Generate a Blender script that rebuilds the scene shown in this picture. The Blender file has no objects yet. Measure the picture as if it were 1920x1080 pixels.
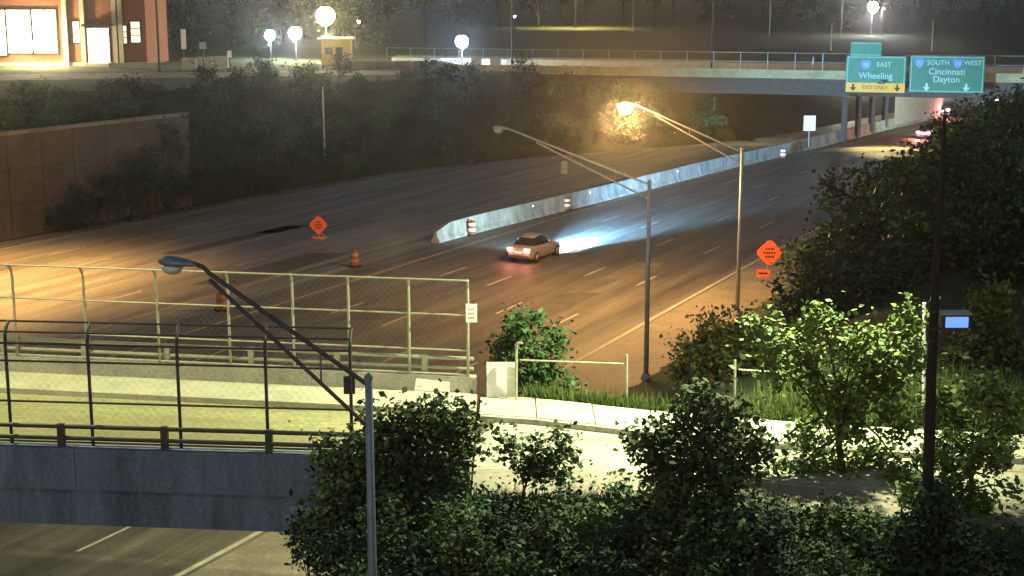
import bpy, math, random
import numpy as np
from mathutils import Vector, Matrix

# ------------------------------------------------------------------ camera, world, light
PITCH, CAMZ, FPX = math.radians(11.7), 18.0, 2800.0
sc = bpy.context.scene
col = sc.collection
cam = bpy.data.cameras.new('camera'); cam.sensor_width = 36; cam.lens = FPX / 1920 * 36
cam.clip_start = 0.5; cam.clip_end = 3000
camo = bpy.data.objects.new('camera', cam); col.objects.link(camo)
camo.location = (0, 0, CAMZ); camo.rotation_euler = (math.pi / 2 - PITCH, 0, 0)
sc.camera = camo
world = bpy.data.worlds.new('World'); sc.world = world; world.use_nodes = True
wn = world.node_tree.nodes; wl = world.node_tree.links
sky = wn.new('ShaderNodeTexSky'); sky.sky_type = 'NISHITA'; sky.sun_disc = False
sky.sun_elevation = math.radians(14); sky.sun_rotation = math.radians(200)
sky.air_density = 1.0; sky.dust_density = 2.0
wn['Background'].inputs['Strength'].default_value = 0.055
wl.new(sky.outputs['Color'], wn['Background'].inputs['Color'])
moon = bpy.data.lights.new('moon', 'SUN'); moon.energy = 0.2; moon.angle = math.radians(12); moon.color = (.7, .85, 1)
mo = bpy.data.objects.new('moon', moon); col.objects.link(mo); mo.rotation_euler = (math.radians(50), 0, math.radians(-25))
sc.view_settings.view_transform = 'Standard'; sc.view_settings.look = 'None'
sc.view_settings.exposure = -0.12; sc.view_settings.gamma = 1
sc.render.engine = 'CYCLES'
sc.cycles.max_bounces = 5; sc.cycles.diffuse_bounces = 2; sc.cycles.glossy_bounces = 2
sc.cycles.transparent_max_bounces = 8; sc.cycles.volume_bounces = 0
sc.cycles.use_light_tree = True; sc.cycles.use_denoising = True
sc.cycles.sample_clamp_indirect = 4

# ------------------------------------------------------------------ helpers
CP, SP = math.cos(PITCH), math.sin(PITCH)
def ray(px, py):
    a = (px - 960) / FPX; b = (540 - py) / FPX
    return Vector((a, CP + b * SP, -SP + b * CP))
def gp(px, py, z=0.0):                       # point of a level plane seen at a pixel
    d = ray(px, py); return d * ((z - CAMZ) / d.z) + Vector((0, 0, CAMZ))
def dp(px, py, Y):                           # point at a given distance seen at a pixel
    d = ray(px, py); return d * (Y / d.y) + Vector((0, 0, CAMZ))
def V(*a): return Vector(a)

class MB:
    def __init__(s): s.v = []; s.f = []
    def add(s, vs, fs):
        n = len(s.v); s.v += [tuple(q) for q in vs]; s.f += [tuple(i + n for i in f) for f in fs]; return s
    def box(s, c, size, rz=0.0, M=None):
        hx, hy, hz = [q / 2 for q in size]; R = M or Matrix.Rotation(rz, 3, 'Z'); c = Vector(c)
        vs = [c + R @ Vector((x * hx, y * hy, z * hz)) for z in (-1, 1) for x, y in ((-1, -1), (1, -1), (1, 1), (-1, 1))]
        return s.add(vs, [(3, 2, 1, 0), (4, 5, 6, 7), (0, 1, 5, 4), (1, 2, 6, 5), (2, 3, 7, 6), (3, 0, 4, 7)])
    def tube(s, pts, rad, n=8, cap=True):
        pts = [Vector(q) for q in pts]; rs = rad if isinstance(rad, (list, tuple)) else [rad] * len(pts)
        rings = []; m = len(pts)
        for i, q in enumerate(pts):
            t = (pts[min(i + 1, m - 1)] - pts[max(i - 1, 0)]).normalized()
            up = Vector((0, 0, 1)) if abs(t.z) < .9 else Vector((1, 0, 0))
            a = t.cross(up).normalized(); b = a.cross(t)
            rings.append([q + (a * math.cos(k * 2 * math.pi / n) + b * math.sin(k * 2 * math.pi / n)) * rs[i] for k in range(n)])
        return s.loft(rings, cap)
    def loft(s, rings, cap=True):
        n = len(rings[0]); vs = [p for r in rings for p in r]; fs = []
        for i in range(len(rings) - 1):
            for k in range(n):
                k2 = (k + 1) % n
                fs.append((i * n + k, i * n + k2, (i + 1) * n + k2, (i + 1) * n + k))
        if cap:
            fs.append(tuple(range(n - 1, -1, -1))); fs.append(tuple(range((len(rings) - 1) * n, len(rings) * n)))
        return s.add(vs, fs)
    def lathe(s, c, prof, n=16):
        c = Vector(c)
        return s.loft([[c + Vector((r * math.cos(k * 2 * math.pi / n), r * math.sin(k * 2 * math.pi / n), z)) for k in range(n)] for r, z in prof])
    def prism(s, poly, z0, z1):               # poly of (x, y) counter-clockwise
        n = len(poly); vs = [(x, y, z0) for x, y in poly] + [(x, y, z1) for x, y in poly]
        return s.add(vs, [tuple(range(n - 1, -1, -1)), tuple(range(n, 2 * n))] + [(i, (i + 1) % n, n + (i + 1) % n, n + i) for i in range(n)])
    def build(s, name, m, parent=None, smooth=False, **props):
        off = parent_loc(parent)
        me = bpy.data.meshes.new(name); me.from_pydata([(x - off.x, y - off.y, z - off.z) for x, y, z in s.v], [], s.f)
        me.materials.append(M[m] if isinstance(m, str) else m)
        if smooth: me.polygons.foreach_set('use_smooth', [True] * len(me.polygons))
        o = bpy.data.objects.new(name, me); col.objects.link(o)
        if parent: o.parent = parent
        for k, v in props.items(): o[k] = v
        return o
def parent_loc(p):
    v = Vector((0, 0, 0))
    while p: v += p.location; p = p.parent
    return v
def box(c, size, rz=0.0, R=None): return MB().box(c, size, rz, R)
def tube(pts, rad, n=8): return MB().tube(pts, rad, n)
def thing(name, label, cat, loc=(0, 0, 0), group=None):
    o = bpy.data.objects.new(name, None); col.objects.link(o); o.location = loc; o.empty_display_size = .3
    o['label'] = label; o['category'] = cat
    if group: o['group'] = group
    return o
def tag(o, label, cat, group=None):
    o['label'] = label; o['category'] = cat
    if group: o['group'] = group
    return o
def lamp(name, parent, loc, power, color, kind='POINT', size=.15, target=None, cone=150, blend=.6):
    l = bpy.data.lights.new(name, kind); l.energy = power; l.color = color
    if kind in ('POINT', 'SPOT'): l.shadow_soft_size = size
    if kind == 'SPOT': l.spot_size = math.radians(cone); l.spot_blend = blend
    o = bpy.data.objects.new(name, l); col.objects.link(o)
    if parent: o.parent = parent
    o.location = Vector(loc) - parent_loc(parent)
    if target is not None: o.rotation_euler = (Vector(target) - Vector(loc)).to_track_quat('-Z', 'Y').to_euler()
    return o

# ------------------------------------------------------------------ materials
M = {}
def mat(name, c, rough=.8, var=.25, scale=2.0, c2=None, bump=0.0, metal=0.0, spec=.3, fine=True, emit=None, estr=0, detail=6, stretch=None):
    m = bpy.data.materials.new(name); m.use_nodes = True; nt = m.node_tree; N = nt.nodes; L = nt.links
    b = N['Principled BSDF']; b.inputs['Roughness'].default_value = rough; b.inputs['Metallic'].default_value = metal
    b.inputs['Specular IOR Level'].default_value = spec
    if emit:
        b.inputs['Base Color'].default_value = (*c, 1)
        b.inputs['Emission Color'].default_value = (*emit, 1); b.inputs['Emission Strength'].default_value = estr
        M[name] = m; return m
    geo = N.new('ShaderNodeNewGeometry'); vec = geo.outputs['Position']
    if stretch:
        mp = N.new('ShaderNodeMapping'); mp.vector_type = 'TEXTURE'; mp.inputs['Rotation'].default_value = (0, 0, stretch[0]); mp.inputs['Scale'].default_value = tuple(1 / q for q in stretch[1])
        L.new(vec, mp.inputs['Vector']); vec = mp.outputs['Vector']
    n1 = N.new('ShaderNodeTexNoise'); n1.inputs['Scale'].default_value = scale; n1.inputs['Detail'].default_value = detail; n1.inputs['Roughness'].default_value = .7
    L.new(vec, n1.inputs['Vector'])
    r = N.new('ShaderNodeValToRGB'); r.color_ramp.elements[0].position = .33; r.color_ramp.elements[1].position = .67
    d = c2 or tuple(q * (1 - var) for q in c); u = tuple(min(1, q * (1 + var)) for q in c) if c2 is None else c
    r.color_ramp.elements[0].color = (*d, 1); r.color_ramp.elements[1].color = (*u, 1)
    L.new(n1.outputs['Fac'], r.inputs['Fac']); out = r.outputs['Color']
    if fine:
        n2 = N.new('ShaderNodeTexNoise'); n2.inputs['Scale'].default_value = scale * 14; n2.inputs['Detail'].default_value = 3
        L.new(geo.outputs['Position'], n2.inputs['Vector'])
        mr = N.new('ShaderNodeMapRange'); mr.inputs['From Min'].default_value = .3; mr.inputs['From Max'].default_value = .7
        mr.inputs['To Min'].default_value = .8; mr.inputs['To Max'].default_value = 1.18
        L.new(n2.outputs['Fac'], mr.inputs['Value'])
        mx = N.new('ShaderNodeMix'); mx.data_type = 'RGBA'; mx.blend_type = 'MULTIPLY'; mx.inputs['Factor'].default_value = 1
        L.new(out, mx.inputs['A']); L.new(mr.outputs['Result'], mx.inputs['B']); out = mx.outputs['Result']
    L.new(out, b.inputs['Base Color'])
    if bump:
        bp = N.new('ShaderNodeBump'); bp.inputs['Strength'].default_value = bump; bp.inputs['Distance'].default_value = .05
        L.new(n1.outputs['Fac'], bp.inputs['Height']); L.new(bp.outputs['Normal'], b.inputs['Normal'])
    M[name] = m; return m
RH = math.radians(-27)
mat('asphalt', (.10, .088, .072), .62, .55, .5, spec=.5, stretch=(RH, (1.6, .12, 1)))
mat('pavement', (.17, .155, .135), .6, .5, .5, spec=.45, stretch=(RH, (1.6, .1, 1)))
mat('tar', (.02, .02, .02), .5)
mat('tar_patch', (.085, .078, .068), .7, .3, .8)
mat('asphalt_old', (.15, .13, .105), .8, .35, .8)
mat('shoulder', (.22, .19, .15), .7, .25, .4)
mat('street', (.34, .34, .27), .8, .2, .5, stretch=(math.radians(-8), (.15, 1.5, 1)))
mat('deck', (.27, .26, .15), .85, .25, .5, stretch=(math.radians(-8), (.15, 1.5, 1)))
mat('concrete', (.33, .32, .28), .85, .2, 1.0)
mat('barrier_concrete', (.29, .29, .26), .85, .45, .9, stretch=(0, (1.2, 1.2, .5)))
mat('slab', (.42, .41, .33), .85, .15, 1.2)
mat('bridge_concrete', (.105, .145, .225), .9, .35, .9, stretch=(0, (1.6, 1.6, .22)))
mat('old_concrete', (.22, .20, .17), .9, .3, .6)
mat('wall_panel', (.10, .083, .073), .9, .3, .5)
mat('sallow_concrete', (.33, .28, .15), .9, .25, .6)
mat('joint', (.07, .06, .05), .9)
mat('paint', (.42, .39, .32), .7, .25, 1.5)
mat('yellow_paint', (.4, .3, .14), .7, .25, 1.5)
mat('galv', (.38, .40, .40), .5, .2, 4, metal=.4, spec=.5)
mat('pale_steel', (.34, .34, .27), .5, .15, 4, metal=.2)
mat('dark_steel', (.05, .055, .06), .55, .2, 4, metal=.3)
mat('pole_blue', (.16, .21, .30), .5, .2, 3, metal=.3)
mat('wood_pole', (.022, .02, .02), .9, .3, 3)
mat('white_board', (.88, .88, .86), .6, .04, 2)
mat('sign_back', (.35, .36, .37), .5, .1, 3)
mat('sign_green', (.012, .15, .08), .5, .15, 2)
mat('sign_yellow', (.72, .33, .01), .5, .08, 2)
mat('sign_text', (.28, .42, .34), .5, .05, 2)
mat('sign_white', (.42, .5, .46), .5, .05, 2)
mat('shield_blue', (.12, .18, .42), .5, .1, 2)
mat('black_paint', (.02, .02, .02), .6, .1, 2)
mat('orange', (.85, .13, .035), .5, .08, 3)
mat('dim_band', (.30, .22, .16), .7, .2, 3)  # darker copy of white_band, dim light on the left drums put into the colour
mat('drum_orange', (.28, .075, .03), .6, .1, 3)
mat('white_band', (.82, .82, .82), .4, .03, 3)
mat('reflector', (.85, .85, .85), .3, .02, 3)
mat('brick', (.26, .11, .06), .9, .25, 4)
mat('stone', (.45, .40, .32), .9, .15, 1)
mat('dark_frame', (.03, .03, .03), .5, .1, 2)
mat('soil', (.04, .06, .03), 1, .4, .35, c2=(.03, .035, .02))
mat('lawn', (.07, .10, .03), 1, .4, .3, c2=(.05, .055, .02))
mat('bark', (.06, .05, .04), 1, .3, 6)
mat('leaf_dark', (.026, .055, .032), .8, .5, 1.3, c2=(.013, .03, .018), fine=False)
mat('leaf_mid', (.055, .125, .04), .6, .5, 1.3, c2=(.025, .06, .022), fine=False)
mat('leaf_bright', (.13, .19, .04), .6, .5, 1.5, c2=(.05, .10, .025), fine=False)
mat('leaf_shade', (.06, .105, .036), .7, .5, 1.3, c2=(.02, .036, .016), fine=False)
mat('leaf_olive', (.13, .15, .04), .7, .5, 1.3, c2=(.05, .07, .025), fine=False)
mat('grass', (.11, .18, .04), .8, .5, 1.0, c2=(.05, .09, .025), fine=False)
mat('car_paint', (.30, .25, .24), .35, .05, 1, metal=.3, spec=.6, fine=False)
mat('car_dark', (.05, .05, .06), .35, .05, 1, metal=.2, spec=.6, fine=False)
mat('glass', (.015, .017, .02), .12, .05, 1, spec=.7, fine=False)
mat('tyre', (.02, .02, .02), .9, .1, 3)
mat('rim', (.35, .35, .36), .35, .1, 3, metal=.8)
mat('yellow_wall', (.55, .38, .06), .8, .1, 1)
mat('sodium_lens', (1, .8, .5), emit=(1, .72, .32), estr=120)
mat('white_lens', (1, 1, 1), emit=(1, .97, .85), estr=60)
mat('blue_lens', (.8, .9, 1), emit=(.55, .75, 1), estr=60)
mat('dim_blue_lens', (.3, .5, 1), emit=(.12, .3, 1), estr=1.2)
mat('dull_lens', (.55, .65, .68), .3, .05, 2, fine=False)
mat('yellow_lens', (1, .9, .5), emit=(1, .85, .35), estr=60)
mat('tail_lens', (1, .2, .2), emit=(1, .30, .26), estr=30)
mat('head_lens', (1, 1, 1), emit=(.8, .93, 1), estr=25)
mat('red_lens', (1, .1, .1), emit=(1, .15, .1), estr=12)
mat('lit_window', (1, .95, .8), emit=(1, .93, .72), estr=1.6)
mat('lit_window_warm', (1, .9, .7), emit=(1, .85, .5), estr=1.3)
mat('lit_window_dim', (1, .95, .8), emit=(1, .95, .8), estr=.8)
mat('lit_door', (1, 1, 1), emit=(1, .98, .95), estr=1.5)

# ------------------------------------------------------------------ road geometry (world metres, by distance Y)
def smooth_line(pts):
    ys = np.array([p[0] for p in pts]); xs = np.array([p[1] for p in pts])
    g = np.arange(-60, 420, 1.0)
    v = np.interp(g, ys, xs)
    lo = g < ys[0]; v[lo] = xs[0] + (g[lo] - ys[0]) * (xs[1] - xs[0]) / (ys[1] - ys[0])
    hi = g > ys[-1]; v[hi] = xs[-1] + (g[hi] - ys[-1]) * (xs[-1] - xs[-2]) / (ys[-1] - ys[-2])
    k = np.exp(-.5 * (np.arange(-15, 16) / 6.0) ** 2); k /= k.sum()
    vp = np.pad(v, 15, mode='reflect', reflect_type='odd')
    v = np.convolve(vp, k, 'valid')
    return lambda y: np.interp(y, g, v)
XL = smooth_line([(45, -32.8), (88.5, -10), (106.3, -.6), (125.1, 9.9), (143.2, 21.1), (159.1, 32.5), (183, 49), (215, 71), (260, 102)])
XR = smooth_line([(43.2, -10.3), (67.3, 2.0), (91.9, 14.0), (109.3, 22.9), (131.1, 33.9), (155.6, 46.7), (183, 64), (215, 86), (260, 117)])
XB = smooth_line([(45, -35.5), (88.5, -13), (105, -4.2), (119.1, 5.3), (129.4, 11.7), (142.3, 19.6), (156.6, 29.5), (183, 46), (215, 68), (260, 99)])
XW = smooth_line([(45, -66), (80, -48), (100, -38), (109.3, -32), (137, -15.6), (150, -4), (160, 12), (167, 24), (175, 31), (200, 48), (260, 89)])
XS = lambda y: XR(y) + 4.7
def f(x): return float(x)
def brN(x): return 32.5 - .097 * (x + 5.6)      # near edge line of the street bridge
def brF(x): return 39.5 - .174 * (x + .9)       # far edge line
def stF(x): return np.interp(x, [-.9, .2, 3.8, 8, 20, 60], [39.4, 39.2, 37.8, 36.6, 34.4, 27])
def stN(x): return np.interp(x, [-.9, 2.3, 10.2, 20, 60], [31.6, 31.5, 29.4, 27.4, 20])
def fbN(x): return 182.3 - .288 * x             # near edge line of the far overpass
ZD = 6.8

def sstep(t): t = np.clip(t, 0, 1); return t * t * (3 - 2 * t)
def terrain(X, Y):
    X = np.asarray(X, float); Y = np.asarray(Y, float)
    dl = (XW(Y) - X) * .86; dr = (X - XS(Y)) * .88
    w = sstep((Y - 116) / 26)
    zl = (1 - w) * 7 * sstep((dl - 1.0) / .9) + w * np.clip(dl * .24, 0, 7)
    cap = 6.6 + 1.0 * sstep((Y - 60) / 60)
    zr = np.clip(dr * .5, 0, cap)
    z = np.where(dl > 0, zl, np.where(dr > 0, zr, -.10))
    s = np.maximum(0, np.maximum(Y - stF(X) - .5, 0)) * .62 + np.maximum(0, stN(X) - .3 - Y) * .16
    emb = np.where(X > -1.2, 6.62 - s, -9)
    return np.where(emb > -5, np.where(z < emb, emb, np.where(s <= 0, 6.62, z)), z)
def tz(x, y): return float(terrain(x, y))

def grid_axis(a, b, step, far, grow=1.25):
    v = list(np.arange(a, b + .01, step)); d = step; hi = b
    while hi < far[1]: d *= grow; hi += d; v.append(hi)
    lo = a; d = step
    while lo > far[0]: d *= grow; lo -= d; v.insert(0, lo)
    return np.array(v)
gx = grid_axis(-60, 100, .9, (-900, 900)); gy = grid_axis(18, 215, .9, (-60, 1500))
GX, GY = np.meshgrid(gx, gy)
GZ = terrain(GX, GY)
rng = np.random.default_rng(5)
GZ += np.where(GZ > .3, rng.normal(0, .05, GZ.shape), 0) * np.where((GY > 28) & (GY < 40) & (GX > -2), 0, 1)
nx, ny = len(gx), len(gy)
def grid_mesh(name, X, Y, Z, m):
    me = bpy.data.meshes.new(name); r, c = X.shape
    vs = np.stack([X, Y, Z], -1).reshape(-1, 3)
    i = np.arange((r - 1) * c).reshape(r - 1, c)[:, :-1].ravel()
    q = np.stack([i, i + 1, i + 1 + c, i + c], -1)
    me.vertices.add(len(vs)); me.vertices.foreach_set('co', vs.ravel().astype('f'))
    me.loops.add(q.size); me.loops.foreach_set('vertex_index', q.ravel().astype('i'))
    me.polygons.add(len(q)); me.polygons.foreach_set('loop_start', np.arange(0, q.size, 4).astype('i'))
    me.polygons.foreach_set('loop_total', np.full(len(q), 4, 'i')); me.polygons.foreach_set('use_smooth', np.ones(len(q), bool))
    me.update(); me.validate(); me.materials.append(M[m])
    o = bpy.data.objects.new(name, me); col.objects.link(o); return o
ground = grid_mesh('ground', GX, GY, GZ, 'soil'); ground['kind'] = 'structure'

def strip(xa, xb, y0, y1, z, step=2.0):
    m = MB(); ys = np.arange(y0, y1 + .01, step)
    vs = []; fs = []
    for y in ys: vs += [(f(xa(y)), y, z), (f(xb(y)), y, z)]
    for i in range(len(ys) - 1): fs.append((2 * i, 2 * i + 1, 2 * i + 3, 2 * i + 2))
    return m.add(vs, fs)
hw = strip(lambda y: XB(y) + .3, lambda y: XR(y) + .3, -20, 330, 0.0).build('highway', 'asphalt', kind='structure')
hw2 = strip(lambda y: XW(y) + .4, lambda y: XB(y) + .3, -20, 330, 0.0).build('opposite_carriageway', 'pavement', kind='structure')
shd = strip(lambda y: XR(y) + .3, lambda y: XS(y) + .2, -20, 330, 0.002).build('hard_shoulder', 'shoulder', kind='structure')
# painted lines and dashes, each its own sheet on the road
def mark(line, y0, y1, w, parent, m='paint', name='edge_line', z=.006, step=3.0):
    ys = np.append(np.arange(y0, y1, step), y1); vs = []; fs = []
    for y in ys: vs += [(f(line(y)) - w / 2, y, z), (f(line(y)) + w / 2, y, z)]
    for i in range(len(ys) - 1): fs.append((2 * i, 2 * i + 1, 2 * i + 3, 2 * i + 2))
    return MB().add(vs, fs).build(name, m, parent)
mark(XR, 20, 260, .24, hw, 'paint'); mark(XL, 20, 260, .22, hw, 'yellow_paint')
for k in range(1, 5):
    ln = lambda y, k=k: XL(y) + (XR(y) - XL(y)) * k / 5
    y = 24.0 + 3 * (k % 2)
    while y < 215:
        mark(ln, y, y + 2.9, .16, hw, 'paint', 'lane_dash', step=1.5); y += 10.6
for k in range(0, 6):
    ln = lambda y, k=k: XW(y) + 3 + (XB(y) - 2.5 - XW(y) - 3) * k / 5
    if k in (0, 5): mark(ln, 40, 260, .2, hw2, 'paint' if k == 0 else 'yellow_paint')
    else:
        y = 62.0 + 4 * (k % 2)
        while y < 175:
            mark(ln, y, y + 2.9, .16, hw2, 'paint', 'lane_dash', step=1.5); y += 10.6
rq = random.Random(8)
for k in range(16):                                   # tar-sealed cracks and repair patches
    a_ = rq.uniform(.02, .98); y_ = rq.uniform(50, 150); L_ = rq.uniform(6, 26); ph = rq.uniform(0, 6)
    mark(lambda y, a_=a_, ph=ph: XL(y) + (XR(y) - XL(y)) * a_ + .10 * np.sin(y * 1.3 + ph) + .05 * np.sin(y * 3.7), y_, y_ + L_, .06, hw, 'tar', 'tar_seal', .003, .8)
for k in range(9):
    a_ = rq.choice([.1, .3, .5, .7, .9]); y_ = rq.uniform(52, 140)
    mark(lambda y, a_=a_: XL(y) + (XR(y) - XL(y)) * a_, y_, y_ + rq.uniform(3, 9), rq.uniform(1.6, 3.0), hw, rq.choice(['asphalt_old', 'tar_patch']), 'repair_patch', .002, 1.5)
for k in range(8):
    a_ = rq.choice([.1, .3, .5, .7, .9]); y_ = rq.uniform(70, 150)
    mark(lambda y, a_=a_: XW(y) + 3 + (XB(y) - XW(y) - 5) * a_, y_, y_ + rq.uniform(4, 12), rq.uniform(1.6, 3.2), hw2, rq.choice(['asphalt_old', 'tar_patch']), 'repair_patch', .002, 1.5)
# pale strips laid across both carriageways before the far overpass
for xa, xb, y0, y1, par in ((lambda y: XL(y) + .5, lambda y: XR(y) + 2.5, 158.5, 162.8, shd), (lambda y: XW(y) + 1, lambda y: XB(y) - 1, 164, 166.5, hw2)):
    strip(xa, xb, y0, y1, .012, .5).build('pale_strip', 'slab', par)
# cross street on the right, joined to the bridge
xs = np.concatenate([np.arange(-.9, 20, 1.5), np.arange(20, 61, 5)])
def xstrip(ya, yb, xs, z):
    vs = []; fs = []
    for x in xs: vs += [(x, f(ya(x)), z), (x, f(yb(x)), z)]
    for i in range(len(xs) - 1): fs.append((2 * i, 2 * i + 2, 2 * i + 3, 2 * i + 1))
    return MB().add(vs, fs)
street = xstrip(stN, lambda x: stF(x) - 2, xs, 6.72).build('street', 'street', kind='structure')
sw = MB(); pave = None
for i in range(26):
    x0, x1 = -.85 + i * 1.5, -.85 + i * 1.5 + 1.47
    P = [(x0, f(stF(x0)) - 1.84), (x1, f(stF(x1)) - 1.84), (x1, f(stF(x1))), (x0, f(stF(x0)))]
    if pave is None:
        pave = xstrip(lambda x: stF(x) - 2, stF, xs, 6.74).build('pavement', 'joint', kind='structure')
    MB().prism(P, 6.70, 6.87 + .006 * math.sin(i * 2.1)).build('paving_slab', 'slab', pave)
    K = [(x0, f(stF(x0)) - 2.02), (x1 + .02, f(stF(x1)) - 2.02), (x1 + .02, f(stF(x1)) - 1.86), (x0, f(stF(x0)) - 1.86)]
    MB().prism(K, 6.6, 6.86).build('kerb_stone', 'concrete', pave)
near_walk = xstrip(stN, lambda x: stN(x) + 1.9, xs, 6.725).build('near_pavement', 'old_concrete', kind='structure')
ml = xstrip(lambda x: stN(x) + 2.1, lambda x: stN(x) + 2.3, xs, 6.73).build('edge_line', 'paint', street)
ml = xstrip(lambda x: stN(x) + 4.2, lambda x: stN(x) + 4.3, xs, 6.73).build('centre_line', 'yellow_paint', street)

# ------------------------------------------------------------------ street bridge over the highway
X0, X1 = -62.0, -.95
br = thing('road_bridge', 'street bridge with concrete parapets crossing the highway at lower left', 'bridge', (-30, 40, ZD))
def bprism(ya, yb, z0, z1, x0=X0, x1=X1): return MB().prism([(x0, ya(x0)), (x1, ya(x1)), (x1, yb(x1)), (x0, yb(x0))], z0, z1)
bprism(lambda x: brN(x) + .35, lambda x: brF(x) - .35, 6.45, ZD).build('deck', 'deck', br)
bprism(lambda x: brN(x) + .36, lambda x: brN(x) + 1.9, ZD + .003, ZD + .14).build('sidewalk', 'old_concrete', br)
bprism(lambda x: brF(x) - 2.0, lambda x: brF(x) - .33, ZD + .003, ZD + .15).build('sidewalk', 'slab', br)
for k in range(20):
    xa_ = X1 - 3.05 * (k + 1) + .004; xb_ = X1 - 3.05 * k - .004
    bprism(lambda x: brN(x) + .006 * (k % 3), lambda x: brN(x) + .33, 6.40, ZD + .60 + .004 * (k % 2), xa_, xb_).build('parapet_segment', 'bridge_concrete', br)
bprism(lambda x: brF(x) - .33, lambda x: brF(x), 6.40, ZD + .60).build('parapet', 'concrete', br)
for k in range(6):
    o = .15 + k * (7.0 / 5)
    bprism(lambda x: brN(x) + o + .02, lambda x: brN(x) + o + .45, 5.48, 6.39).build('beam', 'bridge_concrete', br)
MB().prism([(-1.0, 31.9), (-.4, 31.9), (-.2, 39.6), (-.8, 39.6)], -.5, 6.38).build('abutment', 'old_concrete', br)
# bridge expansion joint
MB().prism([(-1.05, 36.2), (-.8, 36.2), (.15, 38.9), (-.15, 38.9)], ZD - .05, ZD + .012).build('expansion_joint', 'joint', br)
for yc in (36.5, 40.5, 44.5):
    for xc in (-38.0,):
        MB().tube([(xc, yc, -.1), (xc, yc, 5.47)], .45, 14).build('pier_column', 'bridge_concrete', br)
def rail_run(nm, label, yline, zb, x0, x1, xposts, m, pw):
    t = thing(nm, label, 'railing', (x1, yline(x1), zb))
    for dz in (.20, .48):
        L = x1 - x0; n = 1
        a = V(x0, yline(x0), zb + dz); b = V(x1, yline(x1), zb + dz)
        MB().tube([a, b], .055, 8).build('rail', m, t)
    for x in xposts:
        MB().box((x, yline(x), zb + .27), (pw, .12, .54), math.atan(-.13)).build('post', m, t)
    return t
zp = ZD + .6
def xat(px, Yc): return (px - 960) / FPX * Yc * 1.005
rn = lambda x: brN(x) + .16
rail_run('bridge_railing', 'dark two-bar steel railing along the near bridge parapet', rn, zp, -61.8, -1.0,
         [-61.5 + i * 2.44 - .16 for i in range(25)], 'dark_steel', .16)
rf = lambda x: brF(x) - .16
rail_run('bridge_railing', 'pale two-bar steel railing along the far bridge parapet', rf, zp, -61.8, -1.05,
         [-61.2 + i * 2.45 + .02 for i in range(25)], 'pale_steel', .16)

def curved_fence(nm, label, yline, zb, xposts, hgt, over, m, rails, sgn):
    """tall bridge fence: posts bend over the walkway at the top"""
    t = thing(nm, label, 'fence', (xposts[-1], yline(xposts[-1]), zb))
    def prof(s):                     # s 0..1 up the bent post: (inward offset, z)
        h1 = hgt - over
        if s <= .75: return 0.0, h1 * s / .75
        a = (s - .75) / .25 * math.radians(78)
        return over * (1 - math.cos(a)), h1 + over * math.sin(a)
    S = [0, .4, .75, .8, .85, .9, .95, 1]
    for x in xposts:
        pts = []
        for s in S:
            o, z = prof(s); pts.append((x, yline(x) + sgn * o, zb + z))
        MB().tube(pts, .04, 8).build('post', m, t, True)
    for s in rails:
        o, z = prof(s); a, b = xposts[0], xposts[-1]
        MB().tube([(a, yline(a) + sgn * o, zb + z), (b, yline(b) + sgn * o, zb + z)], .026, 6).build('rail', m, t)
    # chain-link fabric: diamond wires
    mb = MB(); a, b = xposts[0], xposts[-1]; pitch = .2; r = .0014
    top = .985; H = [prof(s) for s in S[:-1]] + [prof(top)]
    # unrolled length
    ln = [0]
    for i in range(1, len(H)): ln.append(ln[-1] + math.hypot(H[i][0] - H[i - 1][0], H[i][1] - H[i - 1][1]))
    T = ln[-1]
    def P(x, u):
        o = np.interp(u, ln, [q[0] for q in H]); z = np.interp(u, ln, [q[1] for q in H])
        return V(x, yline(x) + sgn * float(o), zb + float(z))
    for d in (1, -1):
        k = a - (T if d > 0 else 0)
        while k < b + (T if d < 0 else 0):
            us = [u for u in ln]
            pts = [(k + d * u, u) for u in us]
            seg = [(x, u) for x, u in pts if a <= x <= b]
            if len(seg) >= 2:
                q = [P(x, u) for x, u in seg]
                mb.tube(q, r, 3, False)
            k += pitch
    mb.build('chain_link', m, t, kind='stuff')
    return t
# near fence posts seen at px 160, 332, 500, 660 (distance about 33 m)
xn = [(p - 960) / FPX * 34.0 for p in (660, 500, 332, 160)]
step = xn[0] - xn[1]
xn = sorted(xn + [xn[3] - step * k for k in range(1, 8)])
curved_fence('bridge_fence', 'dark curved-top pedestrian fence on the near side of the bridge', lambda x: brN(x) + .28, zp, xn, 2.85, .45, 'dark_steel', [.02, .32, .62, .75, .86, 1], 1)
xf = [(p - 960) / FPX * 41.7 for p in (880, 772, 660, 555, 432, 294, 150, 8)]
xf = sorted(xf + [xf[-1] - 2.05 * k for k in range(1, 8)])
ff = curved_fence('bridge_fence', 'pale curved-top pedestrian fence on the far side of the bridge', lambda x: brF(x) - .28, zp, xf, 2.75, .45, 'pale_steel', [.02, .24, .56, 1], -1)
sp = dp(884, 587, 39.0)
s = thing('traffic_sign', 'small white upright sign on the end post of the far bridge fence', 'sign', sp)
box(sp, (.30, .02, .50)).build('panel', 'white_board', s)
for k in range(3): box(sp + V(0, -.014, .12 - .12 * k), (.16, .006, .03)).build('marking', 'sign_back', s)
box(sp + V(0, .03, 0), (.06, .05, .1)).build('bracket', 'galv', s)
sp = dp(655, 722, 32.6)
s = thing('traffic_sign', 'dark sign seen from behind on the end post of the near bridge fence', 'sign', sp)
box(sp, (.26, .02, .42)).build('panel', 'dark_steel', s)
box(sp + V(0, .03, 0), (.05, .05, .08)).build('bracket', 'galv', s)
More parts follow.
